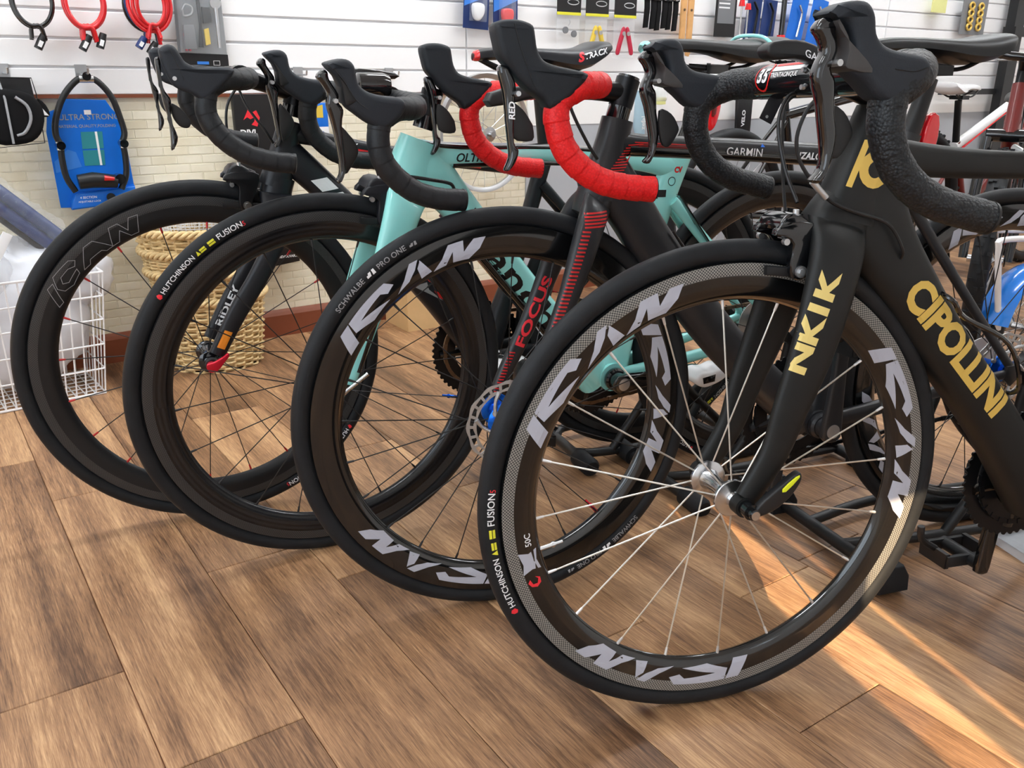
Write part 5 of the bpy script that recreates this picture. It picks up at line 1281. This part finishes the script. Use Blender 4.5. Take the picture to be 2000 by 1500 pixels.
for k, (dz, mt) in enumerate(((.020, 'card_navy'), (-.012, 'card_navy'), (-.032, 'black_metal'))): MB().tube([(-.20, .0, dz), (.155, .004*k, dz)], .017 if k < 2 else .010, 14).build('tube', mt, t)
mb = MB(); rr = []
for i in range(30):
    x = -.21+.39*i/29; rr.append([(x+.006*noise.noise(Vector((i*.9, k, 2))), (.034+.012*noise.noise(Vector((i*.7, k*1.3, 5))))*math.cos(2*PI*k/16), (.050+.016*noise.noise(Vector((i*.8, k*1.1, 9))))*math.sin(2*PI*k/16)) for k in range(16)])
mb.rings(rr, cap=False); mb.build('film', 'clear', t, smooth=20)
t = thing('white_stick', 'thin white stick with red tape leaning beside the wrapped tubes', 'stick', (.145, 2.56, .34)); t.rotation_euler = (0, .55, 0)
MB().slab([(-.012, -.12), (.012, -.12), (.012, .14), (-.012, .14)], 0, .003, .001).build('shaft', 'white_gloss', t); MB().slab([(-.020, -.060), (.014, -.060), (.014, -.052), (-.020, -.052)], 0, .0036, .0005).build('red_tape', 'decal_red_hi', t)

# cardboard box
t = thing('cardboard_box', 'plain brown cardboard box on the floor by the wall', 'box', (1.50, 2.705, 0), -.02)
bx, by, bz = .115, .085, .20
for (c, d, nm) in [((0, -by, bz/2), (2*bx, .004, bz), 'side_panel'), ((0, by, bz/2), (2*bx, .004, bz), 'side_panel'), ((-bx, 0, bz/2), (.004, 2*by, bz), 'side_panel'), ((bx, 0, bz/2), (.004, 2*by, bz), 'side_panel'), ((0, 0, .003), (2*bx, 2*by, .004), 'bottom'), ((0, -by/2, bz), (2*bx, by-.001, .003), 'flap'), ((0, by/2, bz), (2*bx, by-.001, .003), 'flap')]:
    MB().box(c, d).build(nm, 'kraft', t)
MB().box((0, 0, bz+.002), (2*bx+.002, .05, .0008)).build('packing_tape', 'pale_yellow', t)

# bubble-wrapped sheet on the floor, right
t = thing('bubble_wrap_parcel', 'flat parcel in clear bubble wrap lying on the floor at the right edge', 'parcel', (1.80, .585, 0), -.36)
MB().slab([(-.16, .003), (.20, .003), (.20, .014), (-.15, .014)], 0, .075, .004).build('board', 'card_grey', t)
mb = MB(); rr = []
for i in range(26):
    x = -.185+.40*i/25; rr.append([(x, .092*math.copysign(abs(math.cos(2*PI*k/24))**.5, math.cos(2*PI*k/24))+.004*noise.noise(Vector((i, k, 0))), max(.0015, .010+(.009+.005*noise.noise(Vector((i*.8, k*.9, 3))))*math.copysign(abs(math.sin(2*PI*k/24))**.6, math.sin(2*PI*k/24)))) for k in range(24)])
mb.rings(rr); mb.build('bubble_wrap', 'clear_bag', t, smooth=60)

# ================================================================== other bicycles further back
def knobby(root, name, c, r=.330, tw=.026, rim_mt='black_metal', spoke='silver', knobs=True, n=24):
    W = MB().lathe([(r-.050, -.012), (r-.034, -.013), (r-.034, .013), (r-.050, .012)], n=72, closed=True).build(name, rim_mt, root, loc=c)
    MB().lathe([(r-.024+.024*math.cos(a), tw*math.sin(a)) for a in [2*PI*k/16 for k in range(16)]], n=72, closed=True).build('tyre', 'rubber', W)
    if knobs:
        kb = MB()
        for k in range(84):
            a = 360*k/84
            for v in ((-.017, .0) if k % 2 else (.017, .006)):
                o = pol(a, r+.001-abs(v)*.25, v); kb.box(o, (.009, .010, .010), Matrix.Rotation(-math.radians(a), 3, 'Y'))
        tag(kb.build('tread_knobs', 'rubber', W, smooth=0), kind='stuff')
    MB().lathe([(.006, -.05), (.012, -.05), (.012, -.036), (.024, -.034), (.024, -.028), (.012, -.02), (.012, .02), (.024, .028), (.024, .034), (.012, .036), (.012, .05), (.006, .05)], n=20).build('hub', 'silver', W)
    for k in range(n):
        s = 1 if k % 2 else -1; d = 40*(1 if (k//2) % 2 else -1)
        me = cached(('kspoke', s, d, r, spoke), lambda: multi('spoke', [(MB().tube([pol(d, .022, .030*s), pol(0, r-.050, 0)], .0011, 6), spoke)]))
        link('spoke', me, W, None, (0, -math.radians(k*360/n), 0))
    return W
def city_bike(label, loc, rz, sc, tt_mt, dt_mt, saddle_mt, fork_mt, knobs=True, head=(.90, .84), hbar=True, r=.330, text=None):
    """plain bicycle: rear axle over the origin, x forward"""
    Bk = thing('bicycle', label, 'bicycle', loc, rz)
    knobby(Bk, 'rear_wheel', (0, 0, r), r, knobs=knobs); knobby(Bk, 'front_wheel', (1.06, 0, r), r, knobs=knobs)
    bb = (.42, .29); sx, sz = sc; hx, hz = head; hb = (hx+.045, hz-.13)
    MB().ftube([(sx-.01, sz, .040, .036), ((sx+hx)/2, (sz+hz-.02)/2, .042, .038), (hx, hz-.025, .046, .040)]).build('top_tube', tt_mt, Bk)
    dt = MB().ftube([(bb[0], bb[1], .050, .046), ((bb[0]+hb[0])/2, (bb[1]+hb[1])/2+.01, .052, .046), (hb[0], hb[1]+.02, .054, .042)]); dt = dt.build('down_tube', dt_mt, Bk)
    MB().ftube([(bb[0], bb[1], .036, .036), (sx, sz+.02, .034, .034)], sub=2).build('seat_tube', dt_mt, Bk)
    MB().ftube([(hb[0], hb[1]-.01, .042, .042), (hx, hz, .042, .042)], sub=2).build('head_tube', tt_mt, Bk)
    for s in (1, -1):
        MB().tube([(bb[0]-.02, .03*s, bb[1]), (.2, .05*s, .31), (0, .066*s, r)], .010, 10, sub=3).build('chain_stay', dt_mt, Bk)
        MB().tube([(sx-.01, .018*s, sz-.02), (sx*.5, .045*s, (sz+r)/2), (0, .066*s, r)], .008, 10, sub=3).build('seat_stay', dt_mt, Bk)
        MB().tube([(hb[0]+.01, .05*s, hb[1]-.07), (1.04, .062*s, .5), (1.06, .062*s, r)], [.018, .016, .013], 12, sub=3).build('fork_leg', fork_mt, Bk)
    MB().tube([(hb[0]+.008, -.06, hb[1]-.055), (hb[0]+.008, .06, hb[1]-.055)], .020, 12).build('fork_crown', fork_mt, Bk)
    so_ = saddle(Bk, sx+.10, sx-.16, sz+.25, saddle_mt, post=(sx, sz+.02), post_mt='black_metal')
    MB().tube([(hx, 0, hz), (hx-.008, 0, hz+.05), (hx+.05, 0, hz+.075)], .015, 12).build('stem', 'black_metal', Bk)
    hbm = MB().tube([(hx+.01, -.30, hz+.09), (hx+.03, -.20, hz+.088), (hx+.05, 0, hz+.075), (hx+.03, .20, hz+.088), (hx+.01, .30, hz+.09)], .0125, 12, sub=4).build('handlebar', 'black_gloss', Bk)
    for s in (1, -1):
        MB().tube([(hx+.01, .30*s, hz+.09), (hx+.026, .18*s, hz+.089)], .0165, 12).build('grip', 'black_plastic', hbm)
        MB().tube([(hx+.045, .13*s, hz+.082), (hx+.075, .17*s, hz+.070), (hx+.072, .26*s, hz+.066)], [.007, .005, .004], 8, sub=3).build('brake_lever', 'silver_satin', hbm)
    mb = MB(); mb.lathe([(.085, -.050), (.088, -.048), (.088, -.044), (.060, -.044), (.060, -.050)], (bb[0], 0, bb[1]), 40, closed=True); mb = mb.build('chainring', 'black_metal', Bk)
    for s, a in ((1, 160), (-1, -20)):
        e = Vector((bb[0], .075*s, bb[1]))+pol(a, .17, 0); MB().tube([(bb[0], .060*s, bb[1]), tuple(e)], .010, 8).build('crank_arm', 'black_metal', mb); MB().box((e.x, e.y+.045*s, e.z), (.08, .07, .020)).build('pedal', 'black_plastic', mb)
    cs = MB()
    for k in range(8): cs.lathe([(.028+.005*k, -.036+.0035*k), (.028+.005*k, -.0345+.0035*k)], (0, 0, r), 36)
    tag(cs.build('cassette', 'black_metal', Bk), kind='stuff')
    return Bk, dt
mtb, dtm = city_bike('white and red mountain bicycle by the right wall, facing right', (3.47, 2.10, 0), 0, (.27, .575), 'white_gloss', 'dark_red', 'white_gloss', 'white_gloss', head=(.90, .865))
MB().ftube([(.30, .570, .012, .0395), (.58, .700, .014, .0420), (.88, .828, .014, .0440)]).build('red_stripe', 'red_gloss', mtb)
black, _ = city_bike('plain black bicycle against the wall behind the red-taped bike, facing right', (2.71, 2.42, 0), 0, (.30, .700), 'black_gloss', 'black_gloss', 'black_plastic', 'black_gloss', knobs=False, head=(.90, .820))
# mountain bicycle with its knobby front wheel towards us
mk = thing('mountain_bicycle', 'dark red mountain bicycle with a knobby front wheel seen edge-on, behind the gold-lettered bike', 'bicycle', (2.72, 1.37, 0), math.radians(25))
knobby(mk, 'front_wheel', (0, 0, .330), .330); knobby(mk, 'rear_wheel', (1.06, 0, .330), .330)
for s in (1, -1):
    MB().tube([(0, .062*s, .33), (.03, .064*s, .50), (.055, .058*s, .69)], [.013, .016, .017], 12, sub=3).build('fork_leg', 'black_gloss', mk)
    MB().tube([(.62, .03*s, .29), (.85, .05*s, .31), (1.06, .066*s, .33)], .010, 10, sub=3).build('chain_stay', 'dark_red', mk)
    MB().tube([(.80, .018*s, .56), (.93, .045*s, .45), (1.06, .066*s, .33)], .008, 10, sub=3).build('seat_stay', 'dark_red', mk)
MB().tube([(.060, -.062, .695), (.060, .062, .695)], .019, 12).build('fork_crown', 'black_gloss', mk)
MB().tube([(.062, 0, .70), (.105, 0, .84)], .021, 14).build('head_tube', 'dark_red', mk)
MB().ftube([(.10, .81, .044, .038), (.45, .68, .040, .036), (.79, .57, .036, .034)]).build('top_tube', 'dark_red', mk)
dtm = MB().ftube([(.075, .74, .054, .046), (.35, .50, .052, .046), (.62, .29, .050, .046)]).build('down_tube', 'dark_red', mk)
MB().tube([(.62, 0, .29), (.80, 0, .62)], .018, 12).build('seat_tube', 'dark_red', mk)
saddle(mk, .72, .98, .80, 'black_plastic', post=(.80, .62), post_mt='black_metal')
MB().tube([(.105, 0, .84), (.115, 0, .885), (.060, 0, .915)], .015, 12).build('stem', 'black_metal', mk)
hm = MB().tube([(.085, -.31, .945), (.070, -.15, .940), (.060, 0, .915), (.070, .15, .940), (.085, .31, .945)], .0125, 12, sub=4).build('handlebar', 'black_gloss', mk)
for s in (1, -1):
    MB().tube([(.085, .31*s, .945), (.076, .19*s, .942)], .0165, 12).build('grip', 'black_plastic', hm)
    MB().tube([(.060, .13*s, .925), (.030, .17*s, .912), (.036, .27*s, .908)], [.007, .005, .004], 8, sub=3).build('brake_lever', 'silver_satin', hm)
mb = MB(); mb.lathe([(.085, -.050), (.088, -.048), (.088, -.044), (.060, -.044), (.060, -.050)], (.62, 0, .29), 40, closed=True); mb.build('chainring', 'black_metal', mk)
# child's bicycle at the very edge
kb = thing('childs_bicycle', 'white child bicycle with bright blue mudguard at the right edge', 'bicycle', (2.66, 1.20, 0))
knobby(kb, 'front_wheel', (0, 0, .165), .165, tw=.020, knobs=False, n=16); knobby(kb, 'rear_wheel', (.60, 0, .165), .165, tw=.020, knobs=False, n=16)
mb = MB(); rr = []
for i in range(18):
    a = math.radians(168-150*i/17); ring = []
    for k in range(9): b_ = -1+2*k/8; r_ = .195-.022*b_*b_; ring.append((r_*math.cos(a), b_*.046, .165+r_*math.sin(a)))
    for k in range(8, -1, -1): b_ = -1+2*k/8; r_ = .189-.022*b_*b_; ring.append((r_*math.cos(a), b_*.043, .165+r_*math.sin(a)))
    rr.append(ring)
mb.rings(rr); mb.build('mudguard', 'blue_gloss', kb, smooth=60)
MB().tube([(-.150, -.01, .185), (-.200, -.01, .32), (-.236, -.01, .425), (-.225, -.01, .446), (-.06, -.02, .440), (.04, .03, .440), (-.05, .10, .440), (-.215, .06, .444)], .0085, 10, sub=4).build('carrier_hoop', 'white_gloss', kb)
for s in (1, -1): MB().tube([(0, .046*s, .165), (.04, .050*s, .30), (.07, .02*s, .40)], .009, 10, sub=3).build('fork_leg', 'white_gloss', kb)
MB().tube([(.07, 0, .40), (.11, 0, .52)], .016, 12).build('head_tube', 'white_gloss', kb)
MB().tube([(.09, 0, .46), (.22, 0, .26), (.34, 0, .20)], .014, 12, sub=3).build('down_tube', 'white_gloss', kb)
MB().tube([(.34, 0, .20), (.42, 0, .45)], .013, 12).build('seat_tube', 'white_gloss', kb)
for s in (1, -1): MB().tube([(.34, .02*s, .20), (.60, .046*s, .165)], .008, 10).build('chain_stay', 'white_gloss', kb)
MB().tube([(.11, 0, .52), (.10, 0, .60)], .012, 10).build('stem', 'black_metal', kb)
MB().tube([(.16, -.20, .66), (.12, -.08, .62), (.10, 0, .60), (.12, .08, .62), (.16, .20, .66)], .010, 10, sub=4).build('handlebar', 'white_gloss', kb)
saddle(kb, .54, .36, .56, 'blue_gloss', post=(.42, .45), post_mt='black_metal')
decal('frame_lettering', text2d('SIR', bold=.04, shear=.1), lambda x, y: Vector((.300-.75*x*.055+.66*y*.055, .0242, .520+.66*x*.055+.75*y*.055-.02)), 'decal_white', dtm)
